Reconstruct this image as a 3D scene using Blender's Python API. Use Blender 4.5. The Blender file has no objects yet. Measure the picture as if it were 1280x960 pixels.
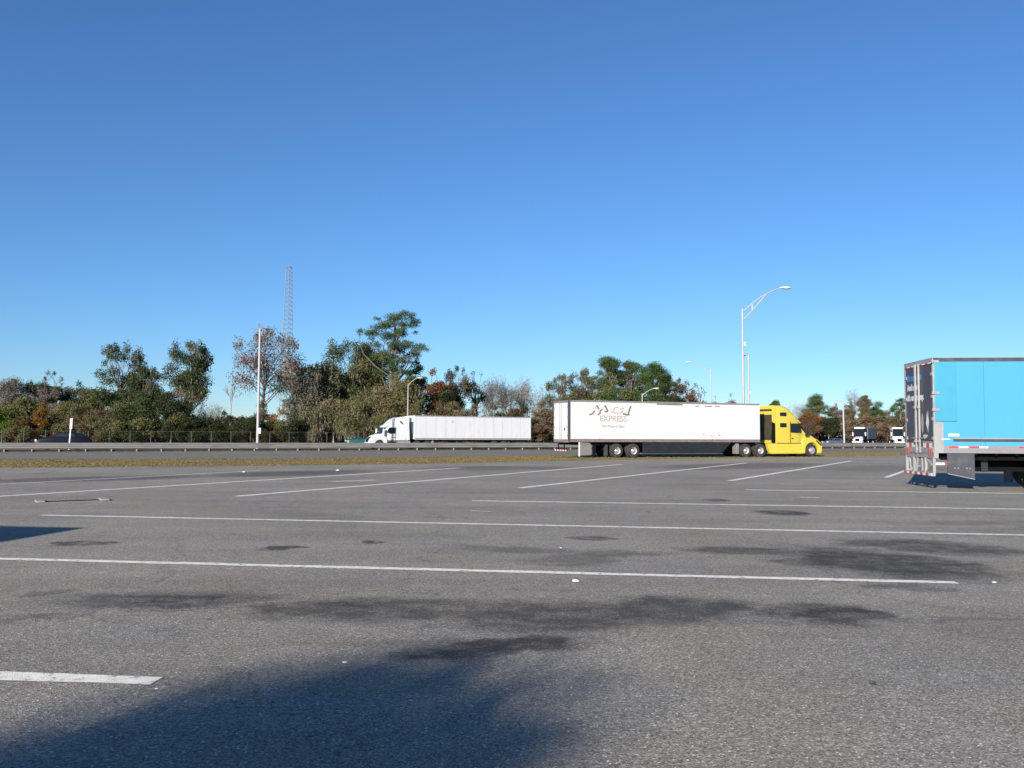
import bpy, bmesh, math, random
import numpy as np
from mathutils import Matrix, Vector
R = math.radians
rng = np.random.default_rng(7)
random.seed(7)
sc = bpy.context.scene
COL = sc.collection
# ------------------------------------------------------------------ camera
H, F, HY = 1.65, 1100.0, 543.0
PITCH, ROLL = math.atan((HY - 480) / F), 0.0050
cd = bpy.data.cameras.new('camera'); cam = bpy.data.objects.new('camera', cd); COL.objects.link(cam)
cd.sensor_width = 36.0; cd.lens = 36.0 * F / 1280.0; cd.clip_start = 0.05; cd.clip_end = 6000
CM = Matrix.Translation((0, 0, H)) @ Matrix.Rotation(math.pi / 2 + PITCH, 4, 'X') @ Matrix.Rotation(ROLL, 4, 'Z')
cam.matrix_world = CM
sc.camera = cam
# ------------------------------------------------------------------ sky, sun, exposure
SUN_EL, SUN_AZ = R(19.5), R(26)          # shadows run away from the camera, 26 degrees to the right
w = bpy.data.worlds.new('World'); sc.world = w; w.use_nodes = True
nt = w.node_tree; bg = nt.nodes['Background']
sky = nt.nodes.new('ShaderNodeTexSky'); sky.sky_type = 'NISHITA'; sky.sun_disc = False
sky.sun_elevation = SUN_EL; sky.sun_rotation = math.pi + SUN_AZ
sky.altitude = 0; sky.air_density = 1.0; sky.dust_density = 0.0; sky.ozone_density = 8.0
nt.links.new(sky.outputs[0], bg.inputs['Color']); bg.inputs['Strength'].default_value = 0.086
sd = bpy.data.lights.new('sun', 'SUN'); sd.energy = 5.0; sd.angle = R(0.53); sd.color = (1.0, 0.94, 0.86)
sun = bpy.data.objects.new('sun', sd); COL.objects.link(sun)
SUNDIR = Vector((math.sin(SUN_AZ) * math.cos(SUN_EL), math.cos(SUN_AZ) * math.cos(SUN_EL), -math.sin(SUN_EL)))
sun.rotation_euler = SUNDIR.to_track_quat('-Z', 'Y').to_euler(); sun.location = (-20, -40, 30)
sc.view_settings.view_transform = 'Standard'; sc.view_settings.look = 'None'
sc.view_settings.exposure = 0.72; sc.view_settings.gamma = 1.0
sc.cycles.max_bounces = 6; sc.cycles.transparent_max_bounces = 8

# ------------------------------------------------------------------ helpers
def G(x, y, z=0.0):
    """pixel of the 1280x960 photograph -> point on the plane of height z"""
    d = CM.to_3x3() @ Vector(((x - 640) / F, -(y - 480) / F, -1))
    k = (z - H) / d.z
    return Vector((d.x * k, d.y * k, z))
def hy(x): return HY + ROLL * (x - 640)
def XD(x, D): return (x - 640) / F * D

class MB:
    def __init__(s): s.v = []; s.f = []; s.sm = []
    def add(s, vs, fs, smooth=False):
        b = len(s.v); s.v += [tuple(v) for v in vs]; s.f += [tuple(i + b for i in f) for f in fs]; s.sm += [smooth] * len(fs); return s
    def box(s, x0, x1, y0, y1, z0, z1):
        vs = [(x, y, z) for x in (x0, x1) for y in (y0, y1) for z in (z0, z1)]
        return s.add(vs, [(0, 1, 3, 2), (4, 6, 7, 5), (0, 4, 5, 1), (2, 3, 7, 6), (0, 2, 6, 4), (1, 5, 7, 3)])
    def prism(s, pts, y0, y1):                    # outline in x,z, extruded along y
        n = len(pts); vs = [(p[0], y0, p[1]) for p in pts] + [(p[0], y1, p[1]) for p in pts]
        return s.add(vs, [tuple(range(n)), tuple(range(2 * n - 1, n - 1, -1))] + [(i, (i + 1) % n, n + (i + 1) % n, n + i) for i in range(n)])
    def tube(s, a, b, r0, r1=None, n=8, cap=True, smooth=True):
        r1 = r0 if r1 is None else r1; a, b = Vector(a), Vector(b); d = (b - a)
        if d.length < 1e-6: return s
        q = d.to_track_quat('Z', 'Y'); vs = []
        for p, r in ((a, r0), (b, r1)):
            for i in range(n):
                t = 2 * math.pi * i / n; vs.append(p + q @ Vector((r * math.cos(t), r * math.sin(t), 0)))
        s.add(vs, [(i, (i + 1) % n, n + (i + 1) % n, n + i) for i in range(n)], smooth)
        if cap: s.add([vs[i] for i in range(n)], [tuple(range(n - 1, -1, -1))]); s.add([vs[n + i] for i in range(n)], [tuple(range(n))])
        return s
    def lathe(s, prof, cx, cz, n=24, cy=0.0, smooth=True):    # profile (r, y) around the y axis
        m = len(prof); vs = []
        for r, y in prof:
            for i in range(n):
                t = 2 * math.pi * i / n; vs.append((cx + r * math.cos(t), cy + y, cz + r * math.sin(t)))
        fs = [(k * n + i, k * n + (i + 1) % n, (k + 1) * n + (i + 1) % n, (k + 1) * n + i) for k in range(m - 1) for i in range(n)]
        return s.add(vs, fs, smooth)
    def loft(s, rings, caps=True, smooth=True):
        n = len(rings[0]); vs = [p for r in rings for p in r]
        fs = [(k * n + i, k * n + (i + 1) % n, (k + 1) * n + (i + 1) % n, (k + 1) * n + i) for k in range(len(rings) - 1) for i in range(n)]
        s.add(vs, fs, smooth)
        if caps: s.add(rings[0], [tuple(range(n))]); s.add(rings[-1], [tuple(range(n - 1, -1, -1))])
        return s
    def build(s, name, mat, parent=None, flip=False, bevel=0.0, sharp=35, recalc=True, loc=None):
        me = bpy.data.meshes.new(name)
        v = [(x, -y, z) for x, y, z in s.v] if flip else s.v
        me.from_pydata(v, [], s.f)
        me.polygons.foreach_set('use_smooth', s.sm)
        if recalc:
            bm = bmesh.new(); bm.from_mesh(me); bmesh.ops.remove_doubles(bm, verts=bm.verts, dist=1e-5)
            bmesh.ops.recalc_face_normals(bm, faces=bm.faces); bm.to_mesh(me); bm.free()
            me.set_sharp_from_angle(angle=R(sharp))
        me.materials.append(mat)
        o = bpy.data.objects.new(name, me); COL.objects.link(o)
        if parent: o.parent = parent
        if loc: o.location = loc
        if bevel:
            b = o.modifiers.new('bevel', 'BEVEL'); b.width = bevel; b.segments = 2; b.limit_method = 'ANGLE'; b.angle_limit = R(40)
        return o
def tag(o, label=None, cat=None, group=None, kind=None):
    if label: o['label'] = label
    if cat: o['category'] = cat
    if group: o['group'] = group
    if kind: o['kind'] = kind
    return o
def empty(name, loc=(0, 0, 0), rz=0.0, label=None, cat=None, group=None):
    o = bpy.data.objects.new(name, None); COL.objects.link(o); o.location = loc; o.rotation_euler = (0, 0, rz)
    o.empty_display_size = 0.3
    return tag(o, label, cat, group)
def copy_tree(o, parent=None):
    c = o.copy(); COL.objects.link(c); c.parent = parent
    for ch in list(o.children): copy_tree(ch, c)
    return c

# ------------------------------------------------------------------ materials
def mat(name, col, rough=0.6, metal=0.0, spec=0.5, var=0.0, vscale=3.0, dirt=None, dscale=1.5, dthr=(0.55, 0.75), bump=0.0, bscale=60, coat=0.0, stretch=(1, 1, 1)):
    m = bpy.data.materials.new(name); m.use_nodes = True; n = m.node_tree; b = n.nodes['Principled BSDF']
    b.inputs['Base Color'].default_value = (*col, 1); b.inputs['Roughness'].default_value = rough
    b.inputs['Metallic'].default_value = metal; b.inputs['Specular IOR Level'].default_value = spec; b.inputs['Coat Weight'].default_value = coat
    tc = n.nodes.new('ShaderNodeTexCoord'); mp = n.nodes.new('ShaderNodeMapping'); mp.inputs['Scale'].default_value = stretch
    n.links.new(tc.outputs['Object'], mp.inputs[0]); cur = None
    if var:
        no = n.nodes.new('ShaderNodeTexNoise'); no.inputs['Scale'].default_value = vscale; no.inputs['Detail'].default_value = 5
        n.links.new(mp.outputs[0], no.inputs['Vector'])
        mr = n.nodes.new('ShaderNodeMapRange'); mr.inputs[1].default_value = .3; mr.inputs[2].default_value = .7
        mr.inputs[3].default_value = 1 - var; mr.inputs[4].default_value = 1 + var; n.links.new(no.outputs[0], mr.inputs[0])
        vm = n.nodes.new('ShaderNodeVectorMath'); vm.operation = 'SCALE'; vm.inputs[0].default_value = col
        n.links.new(mr.outputs[0], vm.inputs['Scale']); cur = vm.outputs[0]
    if dirt:
        no = n.nodes.new('ShaderNodeTexNoise'); no.inputs['Scale'].default_value = dscale; no.inputs['Detail'].default_value = 8; no.inputs['Roughness'].default_value = .65
        n.links.new(mp.outputs[0], no.inputs['Vector'])
        mr = n.nodes.new('ShaderNodeMapRange'); mr.inputs[1].default_value = dthr[0]; mr.inputs[2].default_value = dthr[1]; n.links.new(no.outputs[0], mr.inputs[0])
        mx = n.nodes.new('ShaderNodeMix'); mx.data_type = 'RGBA'; n.links.new(mr.outputs[0], mx.inputs[0])
        if cur: n.links.new(cur, mx.inputs[6])
        else: mx.inputs[6].default_value = (*col, 1)
        mx.inputs[7].default_value = (*dirt, 1); cur = mx.outputs[2]
    if cur: n.links.new(cur, b.inputs['Base Color'])
    if bump:
        no = n.nodes.new('ShaderNodeTexNoise'); no.inputs['Scale'].default_value = bscale; no.inputs['Detail'].default_value = 4
        n.links.new(mp.outputs[0], no.inputs['Vector']); bp = n.nodes.new('ShaderNodeBump'); bp.inputs['Strength'].default_value = bump; bp.inputs['Distance'].default_value = .02
        n.links.new(no.outputs[0], bp.inputs['Height']); n.links.new(bp.outputs[0], b.inputs['Normal'])
    return m

def stain_chain(n, vec, stains):
    cur = None
    for (x0, y0, x1, y1, th, st) in stains:
        a, b = G(x0, y0), G(x1, y1); c = (a + b) / 2
        rx = (b - a).length / 2; ry = max(th * c.y ** 2 / 1815, 0.05); ang = math.atan2(b.y - a.y, b.x - a.x)
        mp = n.nodes.new('ShaderNodeMapping'); mp.vector_type = 'TEXTURE'
        mp.inputs['Location'].default_value = (c.x, c.y, 0); mp.inputs['Rotation'].default_value = (0, 0, ang); mp.inputs['Scale'].default_value = (rx, ry, 1)
        n.links.new(vec, mp.inputs[0])
        le = n.nodes.new('ShaderNodeVectorMath'); le.operation = 'LENGTH'; n.links.new(mp.outputs[0], le.inputs[0])
        mr = n.nodes.new('ShaderNodeMapRange'); mr.interpolation_type = 'SMOOTHSTEP'
        mr.inputs[1].default_value = 1.25; mr.inputs[2].default_value = .55; mr.inputs[3].default_value = 0; mr.inputs[4].default_value = min(.80, st * 1.6)
        n.links.new(le.outputs['Value'], mr.inputs[0])
        if cur is None: cur = mr.outputs[0]
        else:
            mx = n.nodes.new('ShaderNodeMath'); mx.operation = 'MAXIMUM'; n.links.new(cur, mx.inputs[0]); n.links.new(mr.outputs[0], mx.inputs[1]); cur = mx.outputs[0]
    return cur

def asphalt(name, base, stains=None, patch=0.16, speck=0.55):
    m = bpy.data.materials.new(name); m.use_nodes = True; n = m.node_tree; b = n.nodes['Principled BSDF']; L = n.links.new
    b.inputs['Specular IOR Level'].default_value = 0.3
    tc = n.nodes.new('ShaderNodeTexCoord'); ob = tc.outputs['Object']
    def noise(scale, detail=3, rough=.6, vec=ob, out=0):
        k = n.nodes.new('ShaderNodeTexNoise'); k.inputs['Scale'].default_value = scale; k.inputs['Detail'].default_value = detail; k.inputs['Roughness'].default_value = rough
        L(vec, k.inputs['Vector']); return k.outputs[out]
    def rmap(src, a, bb, c, d):
        k = n.nodes.new('ShaderNodeMapRange'); k.inputs[1].default_value = a; k.inputs[2].default_value = bb; k.inputs[3].default_value = c; k.inputs[4].default_value = d; L(src, k.inputs[0]); return k.outputs[0]
    def mul(a, c):
        k = n.nodes.new('ShaderNodeMath'); k.operation = 'MULTIPLY'; L(a, k.inputs[0])
        if isinstance(c, float): k.inputs[1].default_value = c
        else: L(c, k.inputs[1])
        return k.outputs[0]
    big = rmap(noise(.22, 6, .6), .3, .7, 1 - patch, 1 + patch)
    mid = rmap(noise(2.2, 6, .7), .3, .7, .9, 1.1)
    # lanes worn by tyres: noise stretched along the painted lines
    mp = n.nodes.new('ShaderNodeMapping'); mp.inputs['Rotation'].default_value = (0, 0, R(8.5)); mp.inputs['Scale'].default_value = (.10, .75, 1); L(ob, mp.inputs[0])
    lane = rmap(noise(1.0, 4, .55, mp.outputs[0]), .3, .7, .88, 1.1)
    vo = n.nodes.new('ShaderNodeTexVoronoi'); vo.inputs['Scale'].default_value = 95; L(ob, vo.inputs['Vector'])
    sp = n.nodes.new('ShaderNodeSeparateColor'); L(vo.outputs['Color'], sp.inputs[0])
    grain = rmap(sp.outputs[0], 0, 1, 1 - speck, 1 + speck)
    glint = rmap(sp.outputs[1], .90, 1.0, 1.0, 2.4)
    g2 = rmap(noise(26, 2, .6), .25, .75, .78, 1.22)
    # shrinkage cracks
    vc = n.nodes.new('ShaderNodeTexVoronoi'); vc.feature = 'DISTANCE_TO_EDGE'; vc.inputs['Scale'].default_value = .17
    wv = n.nodes.new('ShaderNodeVectorMath'); wv.operation = 'MULTIPLY_ADD'; L(noise(.9, 5, .7, ob, 1), wv.inputs[0]); wv.inputs[1].default_value = (1.6, 1.6, 0); L(ob, wv.inputs[2])
    L(wv.outputs[0], vc.inputs['Vector'])
    crack = rmap(vc.outputs['Distance'], 0.0, .0028, .5, 1.0)
    vd = n.nodes.new('ShaderNodeTexVoronoi'); vd.inputs['Scale'].default_value = 1.35; L(wv.outputs[0], vd.inputs['Vector'])
    sd_ = n.nodes.new('ShaderNodeSeparateColor'); L(vd.outputs['Color'], sd_.inputs[0])
    rad = rmap(sd_.outputs[0], .62, 1.0, .0, .13)
    dv = n.nodes.new('ShaderNodeMath'); dv.operation = 'SUBTRACT'; L(vd.outputs['Distance'], dv.inputs[0]); L(rad, dv.inputs[1])
    drip = rmap(dv.outputs[0], -.02, .02, .60, 1.0)
    tot = mul(mul(mul(mul(mul(mul(mul(big, mid), lane), grain), glint), g2), crack), drip)
    if stains:
        wn = n.nodes.new('ShaderNodeVectorMath'); wn.operation = 'MULTIPLY_ADD'; L(noise(1.6, 7, .68, ob, 1), wn.inputs[0]); wn.inputs[1].default_value = (2.2, .75, 0)
        sb = n.nodes.new('ShaderNodeVectorMath'); sb.operation = 'SUBTRACT'; L(ob, sb.inputs[0]); sb.inputs[1].default_value = (1.1, .375, 0); L(sb.outputs[0], wn.inputs[2])
        sm = stain_chain(n, wn.outputs[0], stains)
        brk = rmap(noise(3.0, 6, .7), .32, .56, .5, 1.0)
        inv = n.nodes.new('ShaderNodeMath'); inv.operation = 'SUBTRACT'; inv.inputs[0].default_value = 1; L(mul(sm, brk), inv.inputs[1]); tot = mul(tot, inv.outputs[0])
    # warm / cool tint
    mx = n.nodes.new('ShaderNodeMix'); mx.data_type = 'RGBA'; L(rmap(noise(.5, 4), .35, .65, 0, 1), mx.inputs[0])
    mx.inputs[6].default_value = (base * 1.17, base * 1.0, base * .78, 1); mx.inputs[7].default_value = (base * 1.10, base * 1.0, base * .84, 1)
    vm = n.nodes.new('ShaderNodeVectorMath'); vm.operation = 'SCALE'; L(mx.outputs[2], vm.inputs[0]); L(tot, vm.inputs['Scale'])
    L(vm.outputs[0], b.inputs['Base Color']); b.inputs['Roughness'].default_value = .86
    bp = n.nodes.new('ShaderNodeBump'); bp.inputs['Strength'].default_value = .55; bp.inputs['Distance'].default_value = .006
    L(vo.outputs['Distance'], bp.inputs['Height']); L(bp.outputs[0], b.inputs['Normal'])
    return m

STAINS = [  # x0,y0,x1,y1, half thickness px, strength
    (60, 752, 350, 748, 12, .36), (170, 748, 260, 746, 7, .5), (320, 762, 620, 762, 17, .42), (380, 757, 480, 757, 7, .55), (540, 768, 830, 770, 22, .44), (700, 765, 960, 760, 18, .44), (950, 766, 1120, 768, 14, .6), (0, 775, 90, 770, 8, .25),
    (478, 818, 765, 797, 12, .72), (985, 684, 1250, 728, 15, .58), (1040, 674, 1300, 694, 9, .42), (1090, 735, 1180, 733, 5, .3),
    (845, 686, 1000, 690, 5, .42), (700, 694, 830, 690, 5, .3), (560, 683, 720, 690, 4, .25), (655, 703, 780, 697, 7, .25),
    (325, 686, 375, 684, 3, .5), (65, 681, 128, 677, 4, .5), (440, 678, 476, 676, 3, .5), (715, 672, 768, 674, 3, .4), (940, 640, 1025, 643, 3.5, .5), (880, 625, 908, 625, 2, .4),
    (-60, 603, 280, 594, 3.5, .35), (250, 596, 470, 588, 3, .38), (520, 586, 720, 584, 2.5, .3), (830, 586, 1010, 579, 2.6, .3), (1060, 590, 1140, 582, 3, .2),
    (1075, 854, 1106, 855, 4, .45), (1160, 778, 1290, 772, 3, .2), (395, 803, 640, 800, 5, .15), (20, 745, 110, 740, 6, .25), (1120, 655, 1290, 652, 3, .15), (330, 640, 470, 650, 4, .12),
]
M = {}
M['lot'] = asphalt('lot_asphalt', .212, STAINS)
M['ramp'] = asphalt('ramp_asphalt', .155, None, .08, .25)
M['hwy'] = asphalt('highway_asphalt', .16, None, .08, .25)
M['paint'] = mat('road_paint', (.84, .78, .66), .7, var=.14, vscale=9, dirt=(.2, .19, .18), dscale=11, dthr=(.54, .66), bump=.4, bscale=120)
M['paint_old'] = mat('worn_road_paint', (.60, .56, .48), .75, var=.2, vscale=7, dirt=(.2, .2, .19), dscale=7, dthr=(.46, .64), bump=.4, bscale=120)
M['white'] = mat('white_paint', (.60, .60, .585), .35, var=.03, vscale=1.2, dirt=(.40, .39, .36), dscale=1.1, dthr=(.55, .9), stretch=(1.2, 1.2, .35))
M['white2'] = mat('greyish_white_paint', (.56, .56, .56), .38, var=.04, vscale=1.2, dirt=(.38, .37, .36), dscale=1.3, dthr=(.55, .9), stretch=(1.2, 1.2, .3))
M['yellow'] = mat('yellow_paint', (.56, .44, .055), .32, coat=.25, var=.05, vscale=1.3, dirt=(.36, .29, .07), dscale=1.6, dthr=(.6, .95), stretch=(1, 1, .5))
M['blue'] = mat('sky_blue_vinyl', (.058, .275, .42), .4, var=.03, vscale=1.0, dirt=(.08, .25, .38), dscale=.9, dthr=(.58, .95), stretch=(1, 1, .3))
M['teal'] = mat('turquoise_panel', (.043, .26, .38), .45, var=.04)
M['dkteal'] = mat('dark_teal_paint', (.02, .10, .10), .4)
M['navy'] = mat('navy_paint', (.003, .005, .012), .5, spec=.3)
M['fence'] = mat('dull_fence_steel', (.10, .095, .085), .8, var=.2)
M['bluegrey'] = mat('blue_grey_panel', (.07, .10, .14), .5, var=.1)
M['charcoal'] = mat('charcoal_vinyl', (.040, .040, .055), .45, var=.12, dirt=(.07, .066, .066), dscale=1.4, dthr=(.5, .9))
M['skirt'] = mat('grey_plastic_skirt', (.045, .048, .060), .55, var=.12, dirt=(.10, .095, .09), dscale=3, dthr=(.5, .85))
M['dkskirt'] = mat('dark_plastic_skirt', (.012, .015, .018), .5, var=.2, dirt=(.035, .035, .033), dscale=3, dthr=(.55, .85))
M['alu'] = mat('aluminium', (.30, .295, .285), .5, metal=.2, var=.08, dirt=(.2, .18, .17), dscale=4, dthr=(.5, .8))
M['dullalu'] = mat('dull_aluminium', (.20, .165, .16), .6, metal=.15, var=.12, dirt=(.12, .09, .08), dscale=4, dthr=(.45, .8))
M['railgrey'] = mat('anodised_rail', (.20, .19, .20), .6, var=.1, dirt=(.14, .12, .11), dscale=3, dthr=(.5, .8))
M['galv'] = mat('galvanised_steel', (.19, .185, .175), .65, metal=.1, var=.12, dirt=(.08, .068, .055), dscale=1.6, dthr=(.5, .8), stretch=(.3, .3, 1.5))
M['pole'] = mat('pole_aluminium', (.36, .35, .34), .5, metal=.1, var=.05)
M['conc'] = mat('concrete', (.27, .255, .235), .85, var=.12, bump=.5)
M['black'] = mat('black_rubber', (.022, .021, .02), .8, var=.25, vscale=8, dirt=(.06, .055, .05), dscale=5, dthr=(.45, .8))
M['chassis'] = mat('chassis_black', (.006, .006, .007), .9, spec=.08)
M['grime'] = mat('grimy_back_wall', (.05, .042, .022), .6, var=.3, vscale=2.0)
M['carglass'] = mat('car_windscreen', (.015, .02, .03), .15, spec=1.0)
M['glass'] = mat('vehicle_glass', (.010, .014, .018), .12, spec=.35)
M['chrome'] = mat('polished_rim', (.62, .60, .57), .28, metal=.6, dirt=(.3, .27, .24), dscale=9, dthr=(.5, .8))
M['dullred'] = mat('faded_reflective_red', (.26, .07, .08), .6)
M['red'] = mat('reflective_red', (.50, .035, .04), .5)
M['retro'] = mat('reflective_white', (.6, .6, .58), .5)
M['letter'] = mat('faded_dark_lettering', (.13, .115, .11), .7, var=.3, vscale=14, dirt=(.3, .28, .27), dscale=16, dthr=(.5, .7))
M['letter_soft'] = mat('faded_rose_lettering', (.34, .28, .27), .7, dirt=(.42, .38, .37), dscale=16, dthr=(.5, .65))
M['peach'] = mat('faded_peach_print', (.56, .50, .45), .6)
M['scuff'] = mat('scuff_marks', (.24, .23, .22), .8, dirt=(.5, .5, .48), dscale=14, dthr=(.42, .6))
M['ltxt_blue'] = mat('blue_lettering', (.04, .22, .45), .5)
M['ltxt_white'] = mat('white_lettering', (.62, .62, .62), .5)
M['lamp'] = mat('lamp_housing', (.5, .5, .48), .4)
M['lens'] = mat('lamp_lens', (.5, .5, .46), .2, spec=.8)
M['amber'] = mat('amber_lens', (.7, .28, .03), .3)
M['litter'] = mat('paper', (.8, .8, .78), .7)
M['dirt'] = mat('leaf_litter_ground', (.075, .06, .04), .95, var=.3, vscale=.8)
M['bark'] = mat('bark', (.13, .105, .085), .9, var=.3, vscale=3, stretch=(2, 2, .5))
M['palebark'] = mat('pale_bark', (.30, .25, .21), .9, var=.2, vscale=3, stretch=(2, 2, .5))
M['tower'] = mat('tower_steel', (.22, .21, .23), .6)
M['woodpost'] = mat('weathered_post', (.14, .125, .10), .85, var=.2)
M['plate'] = mat('beige_placard', (.32, .29, .24), .6)
# grass ground: patches of straw and green
def grassmat(name, c1, c2, c3):
    m = bpy.data.materials.new(name); m.use_nodes = True; n = m.node_tree; b = n.nodes['Principled BSDF']; L = n.links.new
    tc = n.nodes.new('ShaderNodeTexCoord'); mp = n.nodes.new('ShaderNodeMapping'); mp.inputs['Rotation'].default_value = (0, 0, R(-29)); mp.inputs['Scale'].default_value = (.25, 1.0, 1); L(tc.outputs['Object'], mp.inputs[0])
    a = n.nodes.new('ShaderNodeTexNoise'); a.inputs['Scale'].default_value = .9; a.inputs['Detail'].default_value = 8; a.inputs['Roughness'].default_value = .7; L(mp.outputs[0], a.inputs[0])
    cr = n.nodes.new('ShaderNodeValToRGB'); L(a.outputs[0], cr.inputs[0]); e = cr.color_ramp.elements
    e[0].position = .34; e[0].color = (*c1, 1); e[1].position = .66; e[1].color = (*c3, 1); k = e.new(.5); k.color = (*c2, 1)
    L(cr.outputs[0], b.inputs['Base Color']); b.inputs['Roughness'].default_value = 1; b.inputs['Specular IOR Level'].default_value = .05
    return m
M['grass'] = grassmat('dry_grass', (.13, .105, .045), (.21, .165, .075), (.28, .21, .10))
# foliage: colour of each leaf from an attribute, with some light passing through
def leafmat():
    m = bpy.data.materials.new('foliage'); m.use_nodes = True; n = m.node_tree; L = n.links.new
    for k in list(n.nodes): n.nodes.remove(k)
    out = n.nodes.new('ShaderNodeOutputMaterial'); at = n.nodes.new('ShaderNodeAttribute'); at.attribute_name = 'leaf_colour'
    d = n.nodes.new('ShaderNodeBsdfDiffuse'); t = n.nodes.new('ShaderNodeBsdfTranslucent'); mx = n.nodes.new('ShaderNodeMixShader'); mx.inputs[0].default_value = .22
    L(at.outputs['Color'], d.inputs[0]); L(at.outputs['Color'], t.inputs[0]); L(d.outputs[0], mx.inputs[1]); L(t.outputs[0], mx.inputs[2]); L(mx.outputs[0], out.inputs[0])
    return m
M['leaf'] = leafmat()

# ------------------------------------------------------------------ ground, roads
def sheet(name, poly, z, m, parent=None, label=None):
    mb = MB(); mb.add([(p[0], p[1], z) for p in poly], [tuple(range(len(poly)))])
    o = mb.build(name, m, parent, recalc=False)
    if o.data.polygons[0].normal.z < 0: o.data.flip_normals()
    if not parent: tag(o, label, None, None, 'structure')
    return o
RA, RD = R(27.5), 83.0                     # guardrail: direction and distance from camera
rdir = Vector((math.cos(RA), math.sin(RA), 0)); rnor = Vector((-math.sin(RA), math.cos(RA), 0))
def RL(s, off=0.0, z=0.0): p = rnor * (RD + off) + rdir * s; return Vector((p.x, p.y, z))
lot_edge = [G(x, y) for x, y in ((0, 584.6), (320, 582.4), (560, 579.0), (684, 576.0), (850, 573.6), (1016, 571.2), (1125, 569.4))]
gr_far = [G(x, y) for x, y in ((0, 573.8), (300, 573), (560, 571.2), (684, 569.6), (850, 567.9), (1016, 566.4), (1125, 565.4))]
def extend(pl, k=60):
    a = pl[0] + (pl[0] - pl[1]).normalized() * k; b = pl[-1] + (pl[-1] - pl[-2]).normalized() * k * 1.5
    return [a] + pl + [b]
lot_edge, gr_far = extend(lot_edge), extend(gr_far)
gnd = sheet('ground', [(-1500, -400), (1500, -400), (1500, 3000), (-1500, 3000)], -0.42, M['dirt'], label='brown earth and leaf litter running to the woods')
lot = sheet('parking_lot', [(-90, -60), (170, -60)] + [p[:] for p in reversed(lot_edge)], 0.0, M['lot'], label='wide grey asphalt truck parking lot with oil stains')
# thickness under the lot edge is hidden by the grass strip, which laps it
gs = sheet('grass_strip', lot_edge[:] + list(reversed(gr_far)), 0.004, M['grass'], label='strip of dry yellow grass between lot and ramp road')
rampfar = [RL(-150, -1.3), RL(170, -1.3)]
# trim: ramp road between grass and guardrail
ramp = sheet('ramp_road', gr_far + [rampfar[1], rampfar[0]], 0.008, M['ramp'], label='smooth grey ramp road in front of the guardrail')
verge = sheet('verge', [RL(-150, -1.3), RL(170, -1.3), RL(170, 2.0), RL(-150, 2.0)], 0.012, M['grass'], label='thin straw coloured verge under the guardrail')
hw = sheet('highway', [RL(-150, 2.0), RL(250, 2.0), RL(250, 50), RL(-150, 50)], -0.2, M['hwy'], label='grey highway beyond the guardrail')
fg = sheet('far_verge', [RL(-200, 50), RL(250, 50), RL(330, 95), RL(-200, 75)], -0.196, M['grass'], label='rough grass between highway and woods')

def line(x0, y0, x1, y1, wd=.16, m='paint'):
    a, b = G(x0, y0), G(x1, y1); d = (b - a); Ln = d.length; d.normalize(); nn = Vector((-d.y, d.x, 0)); mb = MB()
    k = max(2, int(Ln / .35)); top = []; bot = []
    for i in range(k + 1):
        p = a + d * Ln * i / k; e0 = wd / 2 + random.uniform(-.012, .012); e1 = wd / 2 + random.uniform(-.012, .012)
        top.append(p + nn * e0); bot.append(p - nn * e1)
    vs = [(p.x, p.y, .004) for p in top + bot]
    mb.add(vs, [(i, k + 1 + i, k + 2 + i, i + 1) for i in range(k)])
    o = mb.build('painted_line', M[m], lot, recalc=False)
    for p in o.data.polygons:
        if p.normal.z < 0: o.data.flip_normals(); break
    return o
def ext(x0, y0, x1, y1, far): s = (y1 - y0) / (x1 - x0); return far, y1 + s * (far - x1)
line(-500, 686, 1196, 728.5, .17); line(52, 644, 1700, 677.5, .17); line(590, 626, 1700, 643, .19); line(932, 612.3, 1700, 622.5, .22)
line(-420, 831, 196, 851.5, .19)
line(-260, 636.5, 575, 585.0, .24, 'paint'); line(-260, 619, 325, 588.3, .28, 'paint_old'); line(295, 620.5, 778, 580.5, .24)
line(650, 610, 933, 578.8, .24); line(912, 601, 1064, 576.3, .24); line(1107, 597, 1150, 582, .2)
line(1000, 621.5, 1024, 622.5, .25, 'paint_old'); line(588, 638.5, 614, 639.5, .12, 'paint_old'); line(415, 602, 470, 600, .5, 'paint_old'); line(975, 605, 1005, 605.5, .16, 'paint_old')

# trench drain with a dark slot
a, b = G(50, 627.5), G(130, 625); dd = (b - a); Ld = dd.length
dr = empty('trench_drain', (a + b) / 2, math.atan2(dd.y, dd.x), 'concrete trench drain with dark slot and pale end blocks at left of lot', 'drain')
h2 = Ld / 2
MB().box(-h2 + .1, h2 - .1, .22, .34, 0, .012).build('edge_strip', M['conc'], dr, bevel=.008)
MB().box(-h2 + .1, h2 - .1, -.30, -.20, 0, .008).build('apron', M['conc'], dr)
MB().box(-h2 + .1, h2 - .1, -.20, .22, 0, .006).build('slot', M['chassis'], dr)
for sx in (-1, 1): MB().box(sx * h2 - .1, sx * h2 + .1, -.28, .32, 0, .04).build('end_block', M['conc'], dr, bevel=.012)
gb = MB()
for i in range(14):
    x = -h2 + .18 + i * (Ld - .36) / 13; gb.box(x - .012, x + .012, -.19, .21, .006, .012)
gb.build('grate_bars', M['chassis'], dr)

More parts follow.
